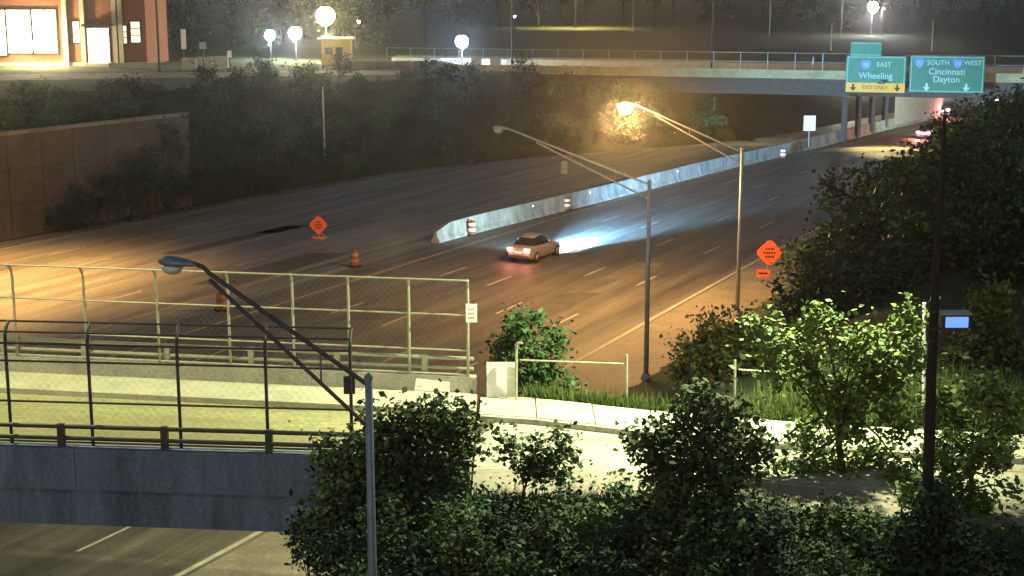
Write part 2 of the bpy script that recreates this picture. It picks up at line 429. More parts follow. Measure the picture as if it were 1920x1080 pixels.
# white board on parapet and the white end block
a, b = gp(775, 738, ZD + .2), gp(842, 741, ZD + .2)
wb = MB(); yv = lambda x: brF(x) - .37
wb.add([(a.x, yv(a.x), ZD + .17), (b.x, yv(b.x), ZD + .17), (b.x, yv(b.x), ZD + .44), (a.x + .05, yv(a.x), ZD + .50), (a.x, yv(a.x) + .03, ZD + .17), (b.x, yv(b.x) + .03, ZD + .17), (b.x, yv(b.x) + .03, ZD + .44), (a.x + .05, yv(a.x) + .03, ZD + .50)],
       [(0, 1, 2, 3), (7, 6, 5, 4), (0, 4, 5, 1), (1, 5, 6, 2), (2, 6, 7, 3), (3, 7, 4, 0)])
tag(wb.build('notice_board', 'white_board'), 'blank white board fixed to the inside of the far bridge parapet', 'board')
e0 = gp(912, 745, ZD + .1)
eb = thing('end_pillar', 'concrete pillar with a bright white board ending the far bridge parapet', 'pillar', (e0.x + .4, e0.y + .3, ZD))
box((e0.x + .42, e0.y + .38, ZD + .44), (.84, .55, .96)).build('pillar', 'concrete', eb)
box((e0.x + .28, e0.y + .085, ZD + .45), (.54, .03, .93)).build('board', 'white_board', eb)

# fence behind the pavement on the right
def street_fence():
    P = [(968, 645, 750), (1175, 665, 757), (1378, 675, 762)]
    specs = []
    for px, yt, yb in P:
        g = gp(px, yb, 6.86); specs.append((g, dp(px, yt, g.y)))
    t = thing('pipe_fence', 'galvanised pipe fence behind the pavement beside the end pillar', 'fence', specs[0][0])
    for g, tp in specs: MB().tube([(g.x, g.y, 6.4), tp], .038, 8).build('post', 'pale_steel', t)
    g, tp = specs[0]; MB().tube([tp, tp + V(.06, -.06, .05), tp + V(.16, -.1, .05)], .03, 8).build('cap', 'pale_steel', t)
    for i, (pa, pb) in enumerate((((975, 675), (1170, 682)),)):
        A = dp(*pa, specs[i][0].y); B = dp(*pb, specs[i + 1][0].y); MB().tube([A, B], .024, 6).build('rail', 'pale_steel', t)
    A = dp(1385, 693, specs[2][0].y); B = dp(1562, 705, specs[2][0].y - .6); MB().tube([A, B], .024, 6).build('rail', 'pale_steel', t)
    MB().tube([(B.x, B.y, 6.4), B + V(0, 0, .12)], .038, 8).build('post', 'pale_steel', t)
    g = gp(1733, 775, 6.86)
    t2 = thing('white_post', 'tall thin white post beside the dark utility pole', 'post', (g.x, g.y, 6.6))
    MB().tube([(g.x, g.y, 6.4), dp(1733, 570, g.y)], .045, 8).build('post', 'white_board', t2)
    MB().lathe(dp(1733, 570, g.y), [(.05, 0), (.05, .03), (.01, .05)], 8).build('cap', 'white_board', t2)
street_fence()

# ------------------------------------------------------------------ median barrier
mb_t = thing('median_barrier', 'long pale concrete median barrier lit by the car headlights', 'barrier', (f(XB(105)), 105, 0))
def barrier_ring(y, line, h=1.25):
    x = f(line(y)); d = (f(line(y + .5)) - f(line(y - .5))); n = V(1, -d, 0).normalized()
    return [V(x, y, 0) + n * o + V(0, 0, z) for o, z in ((-.36, -.05), (.36, -.05), (.36, .1), (.16, .38), (.11, h), (-.11, h), (-.16, .38), (-.36, .1))]
y = 102.5
while y < 260:
    MB().loft([barrier_ring(yy, XB) for yy in (y, y + 2, y + 3.94)] if y > 103 else [barrier_ring(102.5, XB, .75), barrier_ring(104, XB, 1.2), barrier_ring(106.48, XB)]).build('barrier_segment', 'barrier_concrete', mb_t); y += 4.0
for px, py in ((903, 412), (1010, 385), (1110, 360), (1283, 320)):
    g = gp(px, py, 1.0); x = f(XB(g.y))
    for _ in range(4):
        g = dp(px, py, g.y); yy = g.y; 
    box((f(XB(g.y)) + .2, g.y, .95), (.12, .05, .16)).build('reflector', 'reflector', mb_t)

def drum(px, py, label, band='white_band'):
    g = gp(px, py, 0); t = thing('traffic_drum', label, 'drum', g, 'construction drums')
    g = Vector((g.x, g.y, 0))
    MB().lathe(g, [(.42, .012), (.42, .08), (.3, .1)], 14).build('base', 'tyre', t)
    MB().lathe(g, [(.29, .08), (.28, .32)], 14).build('body', 'drum_orange', t)
    MB().lathe(g, [(.285, .322), (.28, .52)], 14).build('band', band, t)
    MB().lathe(g, [(.275, .522), (.265, .70)], 14).build('body', 'drum_orange', t)
    MB().lathe(g, [(.27, .702), (.26, .90)], 14).build('band', band, t)
    MB().lathe(g, [(.255, .902), (.24, 1.0), (.10, 1.04), (.08, 1.12)], 14).build('top', 'drum_orange', t)
drum(885, 441, 'drum with faint white bands at the near end of the lit barrier')
drum(1063, 394, 'drum with bright white bands beside the middle of the lit barrier')
drum(1468, 297, 'small far drum by the barrier near the overpass')
drum(665, 500, 'orange drum behind the far bridge fence, right of the orange diamond sign', 'dim_band')
drum(415, 582, 'orange drum seen through the bridge fence below the near lamp head', 'dim_band')

# ------------------------------------------------------------------ road work signs
def diamond_sign(cx, cy, r_px, plx, ply, plw, plh, Y, label):
    c = dp(cx, cy, Y); k = Y * 1.0 / FPX; r = r_px * k * 1.02; zg = max(0, tz(c.x, Y))
    t = thing('road_work_sign', label, 'sign', (c.x, c.y, zg))
    a = math.radians(-8); R = Matrix.Rotation(a, 3, 'Z')
    def poly(pts, y0, th):
        vs = [c + R @ V(x, y0, z) for x, z in pts] + [c + R @ V(x, y0 + th, z) for x, z in pts]; n = len(pts)
        return MB().add(vs, [tuple(range(n)), tuple(range(2 * n - 1, n - 1, -1))] + [((i + 1) % n, i, n + i, n + (i + 1) % n) for i in range(n)])
    q = .14 * r
    D = [(-q, -r + q), (q, -r + q), (r - q, -q), (r - q, q), (q, r - q), (-q, r - q), (-r + q, q), (-r + q, -q)]
    poly(D, 0, .02).build('panel', 'orange', t)
    for i, (w, z) in enumerate(((.55, .28), (.80, .0), (.62, -.28))):
        x = -w * r / 2
        while x < w * r / 2 - .1 * r:
            ww = .11 * r; poly([(x, z * r - .08 * r), (x + ww, z * r - .08 * r), (x + ww, z * r + .08 * r), (x, z * r + .08 * r)], -.006, .005).build('lettering', 'black_paint', t); x += .17 * r
    pc = dp(plx, ply, Y); dx, dz = pc.x - c.x, pc.z - c.z; w, h = plw * k / 2, plh * k / 2
    poly([(dx - w, dz - h), (dx + w, dz - h), (dx + w, dz + h), (dx - w, dz + h)], .0, .02).build('plaque', 'orange', t)
    poly([(dx - w * .7, dz - h * .2), (dx + w * .7, dz - h * .2), (dx + w * .7, dz + h * .25), (dx - w * .7, dz + h * .25)], -.006, .005).build('lettering', 'black_paint', t)
    MB().tube([(c.x + dx * .5, c.y + .06, zg - .1), (c.x, c.y + .06, c.z + r * .6)], .035, 6).build('post', 'galv', t)
    for s_ in (-1, 1): MB().tube([(c.x, c.y + .1, zg + .5), (c.x + s_ * .6, c.y + .3, zg)], .025, 6).build('leg', 'galv', t)
diamond_sign(597, 422, 19, 598, 453, 24, 18, 104, 'orange diamond road work sign with plaque between the carriageways')
diamond_sign(1443, 474, 27, 1431, 513, 25, 15, 88, 'larger orange diamond road work sign on the right verge by the lamp post')

# ------------------------------------------------------------------ highway lamp posts with truss arms
def truss_lamp(label, base, topz, head, lens, lit=None, m='galv', r=(.12, .08), hl=.75, low=.55, arm_m=None, jn=.8):
    arm_m = arm_m or m
    base = Vector(base); head = Vector(head); t = thing('highway_lamp', label, 'street lamp', base)
    top = V(base.x, base.y, topz)
    MB().tube([base - V(0, 0, .2), base + (top - base) * .5, top], [r[0], (r[0] + r[1]) / 2, r[1]], 12).build('pole', m, t, True)
    MB().lathe(top, [(r[1] * 1.15, -.03), (r[1] * 1.15, .03), (.02, .09)], 10).build('cap', m, t)
    MB().lathe(base, [(r[0] * 2, -.1), (r[0] * 2, .12), (r[0] * 1.3, .3)], 10).build('base_plate', 'concrete', t)
    d = head - top; hd = V(d.x, d.y, 0).normalized(); start_hi = top - V(0, 0, .15); start_lo = top - V(0, 0, low + .25)
    elbow = head - hd * hl - V(0, 0, .02)
    join = start_hi + (elbow - start_hi) * jn - V(0, 0, .02)
    MB().tube([start_hi, start_hi + (elbow - start_hi) * jn, elbow - hd * .12 - V(0, 0, .04), elbow], .045, 8).build('arm', arm_m, t)
    MB().tube([start_lo, join - V(0, 0, .10)], .04, 8).build('arm', arm_m, t)
    for u in (.3, .6):
        A = start_hi + (elbow - start_hi) * jn * u; B = start_lo + (join - start_lo) * u
        MB().tube([A, B], .02, 6).build('strut', m, t)
    # cobra head: flattened loft
    n = 12; side = hd.cross(V(0, 0, 1)); rings = []
    for s_, w, h in ((0, .06, .05), (.15, .09, .07), (.45, .17, .11), (.8, .19, .12), (1, .08, .05)):
        c = elbow + hd * hl * s_ + V(0, 0, .03 * s_)
        rings.append([c + side * w * math.cos(k * 2 * math.pi / n) + V(0, 0, h * math.sin(k * 2 * math.pi / n) * (1 if math.sin(k * 2 * math.pi / n) > 0 else .6)) for k in range(n)])
    hb = MB().loft(rings).build('lamp_head', m, t, True)
    lc = elbow + hd * hl * .68 - V(0, 0, .05)
    rings = []
    for z, k_ in ((0, 1), (-.07, .92), (-.13, .65), (-.16, .2)):
        rings.append([lc + hd * .22 * (2.1 if lit else 1) * k_ * math.cos(q * 2 * math.pi / n) + side * .15 * (2.7 if lit else 1) * k_ * math.sin(q * 2 * math.pi / n) + V(0, 0, z * (3.4 if lit else 1)) for q in range(n)])
    MB().loft(rings).build('lens', lens, hb, True)
    if lit: lamp('lamp_light', t, lc - V(0, 0, .7), lit[0], lit[1], 'SPOT' if len(lit) > 2 else 'POINT', 1.1 if len(lit) > 2 else .8, lc - V(0, 0, 20), lit[2] if len(lit) > 2 else 150, .7)
    return t
SOD = (1, .55, .16)
g = gp(1211, 712); truss_lamp('unlit galvanised lamp post at the road edge below centre, arm reaching left', (g.x, g.y, 0), dp(1208, 340, g.y).z, dp(925, 240, g.y + 2.5), 'dull_lens', None)
g = gp(1382, 592); truss_lamp('lit lamp post with glowing orange head over the right lanes', (g.x, g.y, 0), dp(1384, 280, g.y).z, dp(1165, 193, g.y + 3), 'sodium_lens', (20000, SOD))
g = V(-46, 97, 0); truss_lamp('lit sodium lamp post standing outside the left edge of the picture', (-40.5, 101, 0), 9.5, (-31.5, 89, 11.8), 'sodium_lens', (40000, SOD, 122))
g = V(-17.2, 137, 0); 
pt = thing('light_pole', 'thin plain pole on the far verge above the small diamond sign', 'pole', (g.x, g.y, 0))
MB().tube([(-17.2, 137, -.2), dp(605, 165, 137)], [.11, .07], 8).build('pole', 'galv', pt); MB().lathe(dp(605, 165, 137), [(.08, -.02), (.08, .04), (.01, .1)], 8).build('cap', 'galv', pt)
bx = (688 - 960) / FPX * 27.1
truss_lamp('blue-grey lamp post close to the camera with long truss arm', (bx, 26.5, 3.0), dp(690, 708, 26.5).z, dp(300, 491, 27.5), 'dull_lens', None, 'pole_blue', (.10, .07), .76, .72, 'dark_steel', .93)

# ------------------------------------------------------------------ utility pole on the right with street lamp above the frame
ub = dp(1737, 1075, 28.4)
up = thing('utility_pole', 'dark wooden utility pole rising through the trees at far right', 'pole', ub)
MB().tube([ub - V(0, 0, 1.2), dp(1740, 900, 28.4), dp(1748, 650, 28.4), dp(1760, 430, 28.4), dp(1772, 215, 28.4)], [.125, .115, .095, .065, .035], 10).build('pole', 'wood_pole', up)
for yy_ in (585, 618, 640): MB().lathe(dp(1750, yy_, 28.4), [(.115, 0), (.115, .05)], 10).build('band', 'dark_steel', up)
sl = thing('street_lamp', 'tall street lamp standing beyond the right edge of the picture', 'street lamp', (15.5, 38.4, 6.6))
MB().tube([(15.5, 38.4, 6.3), (15.5, 38.4, 19.4)], [.14, .08], 10).build('pole', 'galv', sl)
MB().tube([(15.5, 38.4, 18.4), (13.2, 37.6, 19.2), (9.3, 36.5, 19.2)], .045, 8).build('arm', 'galv', sl)
hd = MB().box((8.9, 36.4, 19.2), (.8, .35, .14)).build('lamp_head', 'galv', sl)
MB().lathe((8.8, 36.4, 18.9), [(.05, 0), (.15, .06), (.18, .22)], 12).build('lens', 'white_lens', hd)
lamp('lamp_light', sl, (8.8, 36.4, 18.8), 48000, (.97, 1, .55), 'SPOT', .25, (3.4, 37.4, 6.7), 108, 1)
bl_ = thing('street_lamp', 'bridge street lamp standing beyond the left edge of the picture', 'street lamp', (-18.5, 42.5, 6.8))
MB().tube([(-18.5, 42.5, 6.4), (-18.5, 42.5, 18.6)], [.13, .08], 10).build('pole', 'galv', bl_)
MB().tube([(-18.5, 42.5, 18.5), (-17.4, 40.2, 19.3), (-16.6, 38.4, 19.5)], .045, 8).build('arm', 'galv', bl_)
hd = MB().box((-16.4, 37.9, 19.5), (.35, .8, .14)).build('lamp_head', 'galv', bl_)
MB().lathe((-16.4, 37.9, 19.2), [(.05, 0), (.15, .06), (.18, .22)], 12).build('lens', 'white_lens', hd)
lamp('lamp_light', bl_, (-16.4, 37.9, 19.1), 10500, (1, .96, .42), 'SPOT', .25, (-11, 37, 6.8), 105, 1)
fp = dp(1790, 600, 28.4)
fl = thing('flood_light', 'blue glowing box light bracketed to the utility pole', 'light', fp)
box(fp, (.54, .30, .27)).build('housing', 'dark_steel', fl); box(fp + V(0, -.155, -.01), (.44, .012, .21)).build('lens', 'dim_blue_lens', fl)
box(fp + V(-.02, 0, .15), (.62, .34, .03)).build('hood', 'pale_steel', fl); tube([fp + V(-.28, 0, 0), V(dp(1751, 600, 28.4).x, 28.4, fp.z)], .03, 6).build('bracket', 'galv', fl)

# ------------------------------------------------------------------ left retaining wall
rw = thing('retaining_wall', 'brown panelled retaining wall behind the left carriageway', 'wall', (f(XW(105)), 105, 0))
y = 60.0; i = 0
while y < 119:
    y2 = y + 2.6; A = V(f(XW(y)) - .1, y, 0); B = V(f(XW(y2 - .05)) - .1, y2 - .05, 0); u = (B - A).normalized(); n = V(u.y, -u.x, 0)
    h = 7.3
    for zz in range(3):
        z0, z1 = h * zz / 3, h * (zz + 1) / 3 - .03
        o = n * (.02 * ((i * 7 + zz * 3) % 3))
        P = [(A + o), (B + o), (B - n * .35), (A - n * .35)]
        MB().prism([(q.x, q.y) for q in P], z0, z1).build('wall_panel', 'wall_panel', rw)
    MB().prism([(q.x, q.y) for q in (A + n * .12, B + n * .12, B - n * .4, A - n * .4)], h, h + .25).build('coping', 'old_concrete', rw)
    y = y2; i += 1

# ------------------------------------------------------------------ far overpass
fo = thing('far_overpass', 'far road overpass with yellow lit parapet across the top', 'bridge', (35, 172, 7))
def fprism(o0, o1, z0, z1, x0=-16.0, x1=96.0): return MB().prism([(x0, fbN(x0) + o0), (x1, fbN(x1) + o0), (x1, fbN(x1) + o1), (x0, fbN(x0) + o1)], z0, z1)
fprism(.4, 13.6, 6.3, 7.0).build('deck', 'old_concrete', fo)
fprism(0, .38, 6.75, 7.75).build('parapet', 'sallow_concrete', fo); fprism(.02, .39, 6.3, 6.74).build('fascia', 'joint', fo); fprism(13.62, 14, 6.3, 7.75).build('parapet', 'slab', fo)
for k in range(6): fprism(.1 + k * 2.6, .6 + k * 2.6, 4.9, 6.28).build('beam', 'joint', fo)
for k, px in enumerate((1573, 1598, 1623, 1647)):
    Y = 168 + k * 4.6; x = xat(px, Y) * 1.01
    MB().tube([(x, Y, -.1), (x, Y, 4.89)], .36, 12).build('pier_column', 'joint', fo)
yy = [184 + 3 * i for i in range(12)]
MB().add([(f(XB(a)) + o, a, z) for a in yy for o, z in ((.2, -.1), (.2, 4.85))], [(2 * i, 2 * i + 2, 2 * i + 3, 2 * i + 1) for i in range(11)]).build('median_wall', 'slab', fo)
yy = [208 + 4 * i for i in range(14)]
MB().add([(f(XW(a)) + 5, a, z) for a in yy for z in (-.1, 4.25)], [(2 * i, 2 * i + 2, 2 * i + 3, 2 * i + 1) for i in range(13)]).build('abutment_wall', 'slab', fo)
for nm, lb, q in (('tunnel_lamp', 'lamp under the far overpass over the right lanes', (57, 176, 4.1)), ('tunnel_lamp', 'lamp on the abutment wall beyond the far overpass', (50, 222, 4.1))):
    t = thing(nm, lb, 'lamp', q); box(V(*q) + V(0, 0, .08), (.6, .25, .1)).build('housing', 'dark_steel', t); box(V(*q) + V(0, 0, 0), (.5, .2, .05)).build('lens', 'white_lens', t)
    lamp('lamp_light', t, V(*q) - V(0, 0, .1), 7000, (.95, 1, .75), 'POINT', .2)
of = thing('overpass_fence', 'faint thin fence along the near parapet of the far overpass', 'fence', (35, fbN(35) + .2, 7.75))
for k in range(36):
    x = -15.5 + 3 * k; MB().tube([(x, fbN(x) + .2, 7.7), (x, fbN(x) + .2, 9.7)], .05, 6).build('post', 'galv', of)
for z in (8.6, 9.65): MB().tube([(-15.5, fbN(-15.5) + .2, z), (90.5, fbN(90.5) + .2, z)], .03, 6).build('rail', 'galv', of)
for lb, q, tg in (('added downlight on the overpass face brightening the strip of road below', (40.5, 164.6, 6.7), (40.5, 160.4, 0)),):  # added source with its lens hidden, brightens the road strip below
    t = thing('added_fascia_light', lb, 'light', q); q = V(*q); box(q + V(0, .2, .1), (.7, .5, .12)).build('housing', 'dark_steel', t); box(q + V(0, .2, .02), (.5, .3, .03)).build('lens', 'dull_lens', t)
    box((q.x, (q.y + fbN(q.x)) / 2 + .2, q.z + .22), (.1, max(.4, fbN(q.x) - q.y), .1)).build('bracket', 'galv', t)
    lamp('lamp_light', t, q - V(0, .12, .1), 7000, (1, .78, .3), 'SPOT', .15, tg, 74, .7)
# poles and lamps along the overpass
for px, Y, yt, lb in ((1525, 176, 108, 'thin pole rising from the far overpass left of the green signs'), (1440, 178, 128, 'short thin pole on the overpass above the lit lamp post'), (1340, 181, 184, 'thin marker pole on the dark bank below the overpass')):
    q = dp(px, yt, Y); zb = 7 if yt < 150 else tz(q.x, Y)
    t = thing('thin_pole', lb, 'pole', (q.x, Y, zb)); MB().tube([(q.x, Y, zb - .1), q + V(0, 0, 0)], .07, 8).build('pole', 'galv', t); MB().lathe(q, [(.09, 0), (.09, .05), (.02, .1)], 8).build('cap', 'galv', t)

# overhead green signs on the overpass face
def text_mesh(s, size, c, R, m, parent, name='lettering', align='CENTER'):
    cu = bpy.data.curves.new('t', 'FONT'); cu.body = s; cu.size = size; cu.align_x = align; cu.align_y = 'CENTER'; cu.extrude = .008
    o = bpy.data.objects.new('t', cu); col.objects.link(o); bpy.context.view_layer.update()
    me = bpy.data.meshes.new_from_object(o.evaluated_get(bpy.context.evaluated_depsgraph_get()))
    bpy.data.objects.remove(o); me.materials.clear(); me.materials.append(M[m])
    q = bpy.data.objects.new(name, me); col.objects.link(q); q.parent = parent
    q.matrix_local = Matrix.Translation(Vector(c) - parent_loc(parent)) @ R.to_4x4() @ Matrix.Rotation(math.pi / 2, 4, 'X')
    return q
SR = Matrix.Rotation(math.atan(-.288), 3, 'Z')
def sign_local(cx, cy, Y):
    c = dp(cx, cy, Y); return c, Y * 1.0 / FPX * 1.02
def big_sign(label, x0, y0, x1, y1, Y):
    c, k = sign_local((x0 + x1) / 2, (y0 + y1) / 2, Y); w, h = (x1 - x0) * k * 1.04, (y1 - y0) * k
    t = thing('guide_sign', label, 'sign', c)
    box(c, (w, .08, h), R=SR).build('panel', 'sign_green', t)
    b = .07
    for dx, dz, ww, hh in ((0, h / 2 - .16, w - .3, b), (0, -h / 2 + .16, w - .3, b), (-w / 2 + .16, 0, b, h - .3), (w / 2 - .16, 0, b, h - .3)):
        box(c + SR @ V(dx, -.05, dz), (ww, .02, hh), R=SR).build('border', 'sign_text', t)
    for dx in (-w * .3, w * .3):
        box(c + SR @ V(dx, .12, 0), (.14, .14, h), R=SR).build('bracket', 'galv', t)
        box(c + SR @ V(dx, 1.2, -.4), (.12, 2.1, .12), R=SR).build('bracket', 'galv', t)
    return t, c, w, h, k
def arrow(c, s, m, par):
    pts = [(-.14, .5), (.14, .5), (.14, 0), (.5, 0), (0, -.6), (-.5, 0), (-.14, 0)]
    vs = [c + SR @ V(x * s, 0, z * s) for x, z in pts] + [c + SR @ V(x * s, .03, z * s) for x, z in pts]; n = len(pts)
    MB().add(vs, [tuple(range(n - 1, -1, -1)), tuple(range(n, 2 * n))] + [(i, (i + 1) % n, n + (i + 1) % n, n + i) for i in range(n)]).build('arrow', m, par)
def shield(c, s, num, par):
    pts = [(-.5, .35), (-.25, .5), (0, .42), (.25, .5), (.5, .35), (.48, -.1), (.25, -.42), (0, -.58), (-.25, -.42), (-.48, -.1)]
    vs = [c + SR @ V(x * s, 0, z * s) for x, z in pts] + [c + SR @ V(x * s, .03, z * s) for x, z in pts]; n = len(pts)
    o = MB().add(vs, [tuple(range(n)), tuple(range(2 * n - 1, n - 1, -1))] + [((i + 1) % n, i, n + i, n + (i + 1) % n) for i in range(n)]).build('shield', 'shield_blue', par)
    text_mesh(num, s * .6, c + SR @ V(0, -.02, -.05 * s), SR, 'sign_white', o, 'number')
t, c, w, h, k = big_sign('green sign with yellow bottom strip on the far overpass', 1591, 106, 1693, 172, 166.5)
box(c + SR @ V(0, -.06, -h / 2 + .52), (w - .1, .04, 1.04), R=SR).build('yellow_strip', 'sign_yellow', t)
for dx in (-w * .37, w * .37): arrow(c + SR @ V(dx, -.12, -h / 2 + .55), .72, 'black_paint', t)
text_mesh('EXIT ONLY', .55, c + SR @ V(0, -.10, -h / 2 + .52), SR, 'black_paint', t)
shield(c + SR @ V(-w * .17, -.08, h * .25), 1.05, '70', t); text_mesh('EAST', .72, c + SR @ V(w * .13, -.08, h * .26), SR, 'sign_white', t)
text_mesh('Wheeling', .95, c + SR @ V(-.0, -.08, -h * .05), SR, 'sign_white', t)
tc, k2 = sign_local(1624, 92, 166.7)
box(tc, (55 * k2, .07, 25 * k2), R=SR).build('exit_tab', 'sign_green', t)
for dz in (.5, -.5): box(tc + SR @ V(0, -.045, dz * 21 * k2), (51 * k2, .02, .06), R=SR).build('border', 'sign_text', t)
t, c, w, h, k = big_sign('wider green sign with two white arrows on the far overpass', 1712, 106, 1838, 173, 165)
for dx in (-w * .26, w * .27): arrow(c + SR @ V(dx, -.08, -h / 2 + .62), .8, 'sign_white', t)
shield(c + SR @ V(-w * .37, -.08, h * .30), 1.0, '71', t); text_mesh('SOUTH', .72, c + SR @ V(-w * .12, -.08, h * .31), SR, 'sign_white', t)
shield(c + SR @ V(w * .14, -.08, h * .30), 1.0, '70', t); text_mesh('WEST', .72, c + SR @ V(w * .34, -.08, h * .31), SR, 'sign_white', t)
text_mesh('Cincinnati', .95, c + SR @ V(0, -.08, h * .07), SR, 'sign_white', t); text_mesh('Dayton', .95, c + SR @ V(0, -.08, -h * .14), SR, 'sign_white', t)

def small_sign(label, cx, cy, wpx, hpx, Y, m='white_board', zg=0, n=1):
    c = dp(cx, cy, Y); k = Y / FPX; t = thing('roadside_sign', label, 'sign', (c.x, Y, zg))
    for i in range(n):
        hh = hpx * k / n - (.06 if n > 1 else 0)
        box(c + V(0, 0, hpx * k * (.5 - (i + .5) / n)), (wpx * k, .03, hh)).build('panel', m, t)
    MB().tube([(c.x, c.y + .06, zg - .1), (c.x, c.y + .06, c.z + hpx * k * .4)], .05, 6).build('post', 'galv', t)
small_sign('pale square sign left of the overpass columns', 1518, 231, 22, 28, 160)
small_sign('narrow two-panel grey sign beyond the lit median barrier', 1058, 316, 12, 30, 140, 'sign_back', 0, 2)
small_sign('small pale marker near the far end of the barrier by the lit lamp post', 1356, 311, 9, 12, 146, 'sign_back', 0)

# ------------------------------------------------------------------ vehicles
def car(label, pos, head, paint, lights=True, hpow=0, scale=1.0, tall=1.0):
    """sedan: x forward, y left; sections along the length"""
    t = thing('car', label, 'car', pos); t.rotation_euler = (0, 0, head)
    off = parent_loc(t)
    def B(mb, name, m, par=t, smooth=True):
        me_o = MB(); me_o.v = [(v[0] * scale, v[1] * scale, v[2] * scale * tall) for v in mb.v]; me_o.f = mb.f
        me = bpy.data.meshes.new(name); me.from_pydata(me_o.v, [], me_o.f); me.materials.append(M[m])
        if smooth: me.polygons.foreach_set('use_smooth', [True] * len(me.polygons))
        o = bpy.data.objects.new(name, me); col.objects.link(o); o.parent = par; return o
    def ring(x, w, z0, z1, r=.12):
        return [V(x, y, z) for y, z in ((-w + .08, z0), (-w, z0 + .14), (-w, z1 - r), (-w + r * .5, z1 - r * .25), (-w + r * 1.6, z1), (w - r * 1.6, z1), (w - r * .5, z1 - r * .25), (w, z1 - r), (w, z0 + .14), (w - .08, z0))]
    secs = [(-2.28, .70, .42, .86), (-2.22, .84, .32, .98), (-1.9, .90, .25, 1.02), (-1.2, .91, .22, .98), (-.2, .92, .22, .95), (.7, .91, .22, .93), (1.5, .89, .24, .86), (2.0, .84, .28, .76), (2.25, .72, .36, .66)]
    b = B(MB().loft([ring(*q) for q in secs]), 'body', paint)
    def cab(x, w0, z0): return x, w0, z0
    rings = []
    for x, wb, wt, zt in ((-1.75, .72, .70, 1.03), (-1.15, .78, .60, 1.36), (-.4, .80, .62, 1.46), (.25, .80, .60, 1.42), (1.1, .76, .70, .94)):
        rings.append([V(x, y, z) for y, z in ((-wb, .88), (-(wb + wt) / 2 - .03, (.88 + zt) / 2), (-wt, zt - .05), (-wt + .12, zt), (wt - .12, zt), (wt, zt - .05), ((wb + wt) / 2 + .03, (.88 + zt) / 2), (wb, .88))])
    B(MB().loft(rings), 'windows', 'glass')
    rr = []
    for x, w, z in ((-1.12, .50, 1.372), (-.4, .53, 1.475), (.22, .50, 1.435)): rr.append([V(x, -w, z - .02), V(x, w, z - .02), V(x, w - .04, z + .015), V(x, -w + .04, z + .015)])
    B(MB().loft(rr), 'roof', paint)
    for x in (-1.38, 1.4):
        for s_ in (-1, 1):
            wpar = B(MB().tube([(x, s_ * .70, .33), (x, s_ * .93, .33)], .33, 18), 'wheel', 'tyre')
            B(MB().tube([(x, s_ * .90, .33), (x, s_ * .945, .33)], .21, 10), 'rim', 'rim', wpar)
    for s_ in (-1, 1):
        tl = MB().box((-2.235, s_ * .62, .80), (.12, .36, .18)); B(tl, 'tail_light', 'tail_lens' if lights else 'red_lens', t, False)
        B(MB().box((2.10, s_ * .62, .63), (.22, .30, .12)), 'headlight', 'head_lens', t, False)
        B(MB().box((.55, s_ * 1.0, 1.0), (.14, .18, .12)), 'mirror', paint, t)
        if hpow:
            l = lamp('headlight_beam', t, (0, 0, 0), hpow, (.26, .6, 1), 'SPOT', .08, None, 42, 1)
            l.location = (2.3 * scale, s_ * .62, .64)
            l.rotation_euler = (Vector((42.0, s_ * .62 + .6, -.4)) - Vector((2.3, s_ * .62, .64))).to_track_quat('-Z', 'Y').to_euler()
        if hpow:
            l = lamp('headlight_spill', t, (0, 0, 0), hpow * .02, (.5, .85, 1), 'SPOT', .1, None, 165, 1)
            l.location = (2.32 * scale, s_ * .62, .64)
            l.rotation_euler = Vector((1, .8, -.05)).to_track_quat('-Z', 'Y').to_euler()
        l = lamp('tail_glow', t, (0, 0, 0), 60 if hpow > 50000 else 700, (1, .25, .2), 'POINT', .08); l.location = (-2.42 * scale, s_ * .62 * scale, .8 * scale * tall)
    B(MB().box((-2.285, 0, .66), (.03, .52, .13)), 'number_plate', 'white_board', t, False)
    B(MB().box((-2.26, 0, .40), (.10, 1.5, .16)), 'bumper', 'car_dark', t, False)
    return t
g = gp(1003, 484)
HD = math.radians(90 - 29)
car('tan car with bright tail lights driving away past the median barrier', (g.x, g.y, .006), HD, 'car_paint', True, 330000, 1.0, 1.12)
g = gp(1742, 258); car('far car with bright lights entering the overpass', (g.x, g.y, .006), math.radians(90 - 33), 'car_dark', True, 30000)
g = gp(1779, 218); car('farther vehicle under the overpass showing two tail lights', (g.x, g.y, .006), math.radians(90 - 34), 'car_dark', True, 0, 1.1, 1.2)

# ------------------------------------------------------------------ distant building and street objects, upper left
bY = 193
def bxr(px): return (px - 960) / FPX * bY * .985
bld = thing('brick_building', 'brick building with bright lit entrance at upper left', 'building', (bxr(130), bY, 7))
xa, xb = bxr(-60), bxr(272)
box(((xa + xb) / 2, bY + 6.2, 12.5), (xb - xa, 12, 11)).build('wall', 'brick', bld)
box(((xa + xb) / 2, bY + 6.2, 18.2), (xb - xa + .8, 12.8, .4)).build('roof', 'stone', bld)
box(((xa + xb) / 2, bY + .1, 7.2), (xb - xa, .3, .6)).build('plinth', 'stone', bld)
def win(p0, q0, p1, q1, m, nm='window', nx_=2, nz=3):
    A, C = dp(p0, q1, bY), dp(p1, q0, bY); c = (A + C) / 2; w, h = C.x - A.x, C.z - A.z
    fr = box((c.x, bY + .12, c.z), (w + .3, .24, h + .3)).build(nm, 'dark_frame', bld)
    for i in range(nx_):
        for j in range(nz):
            box((A.x + w * (i + .5) / nx_, bY - .03, A.z + h * (j + .5) / nz), (w / nx_ - .1, .06, h / nz - .1)).build('pane', m if m == 'lit_door' else ('lit_window', 'lit_window_warm', 'lit_window_dim')[(i * 2 + j + int(p0)) % 3], fr)
win(-30, 18, 8, 104, 'lit_window'); win(16, 18, 56, 100, 'lit_window'); win(64, 18, 104, 100, 'lit_window')
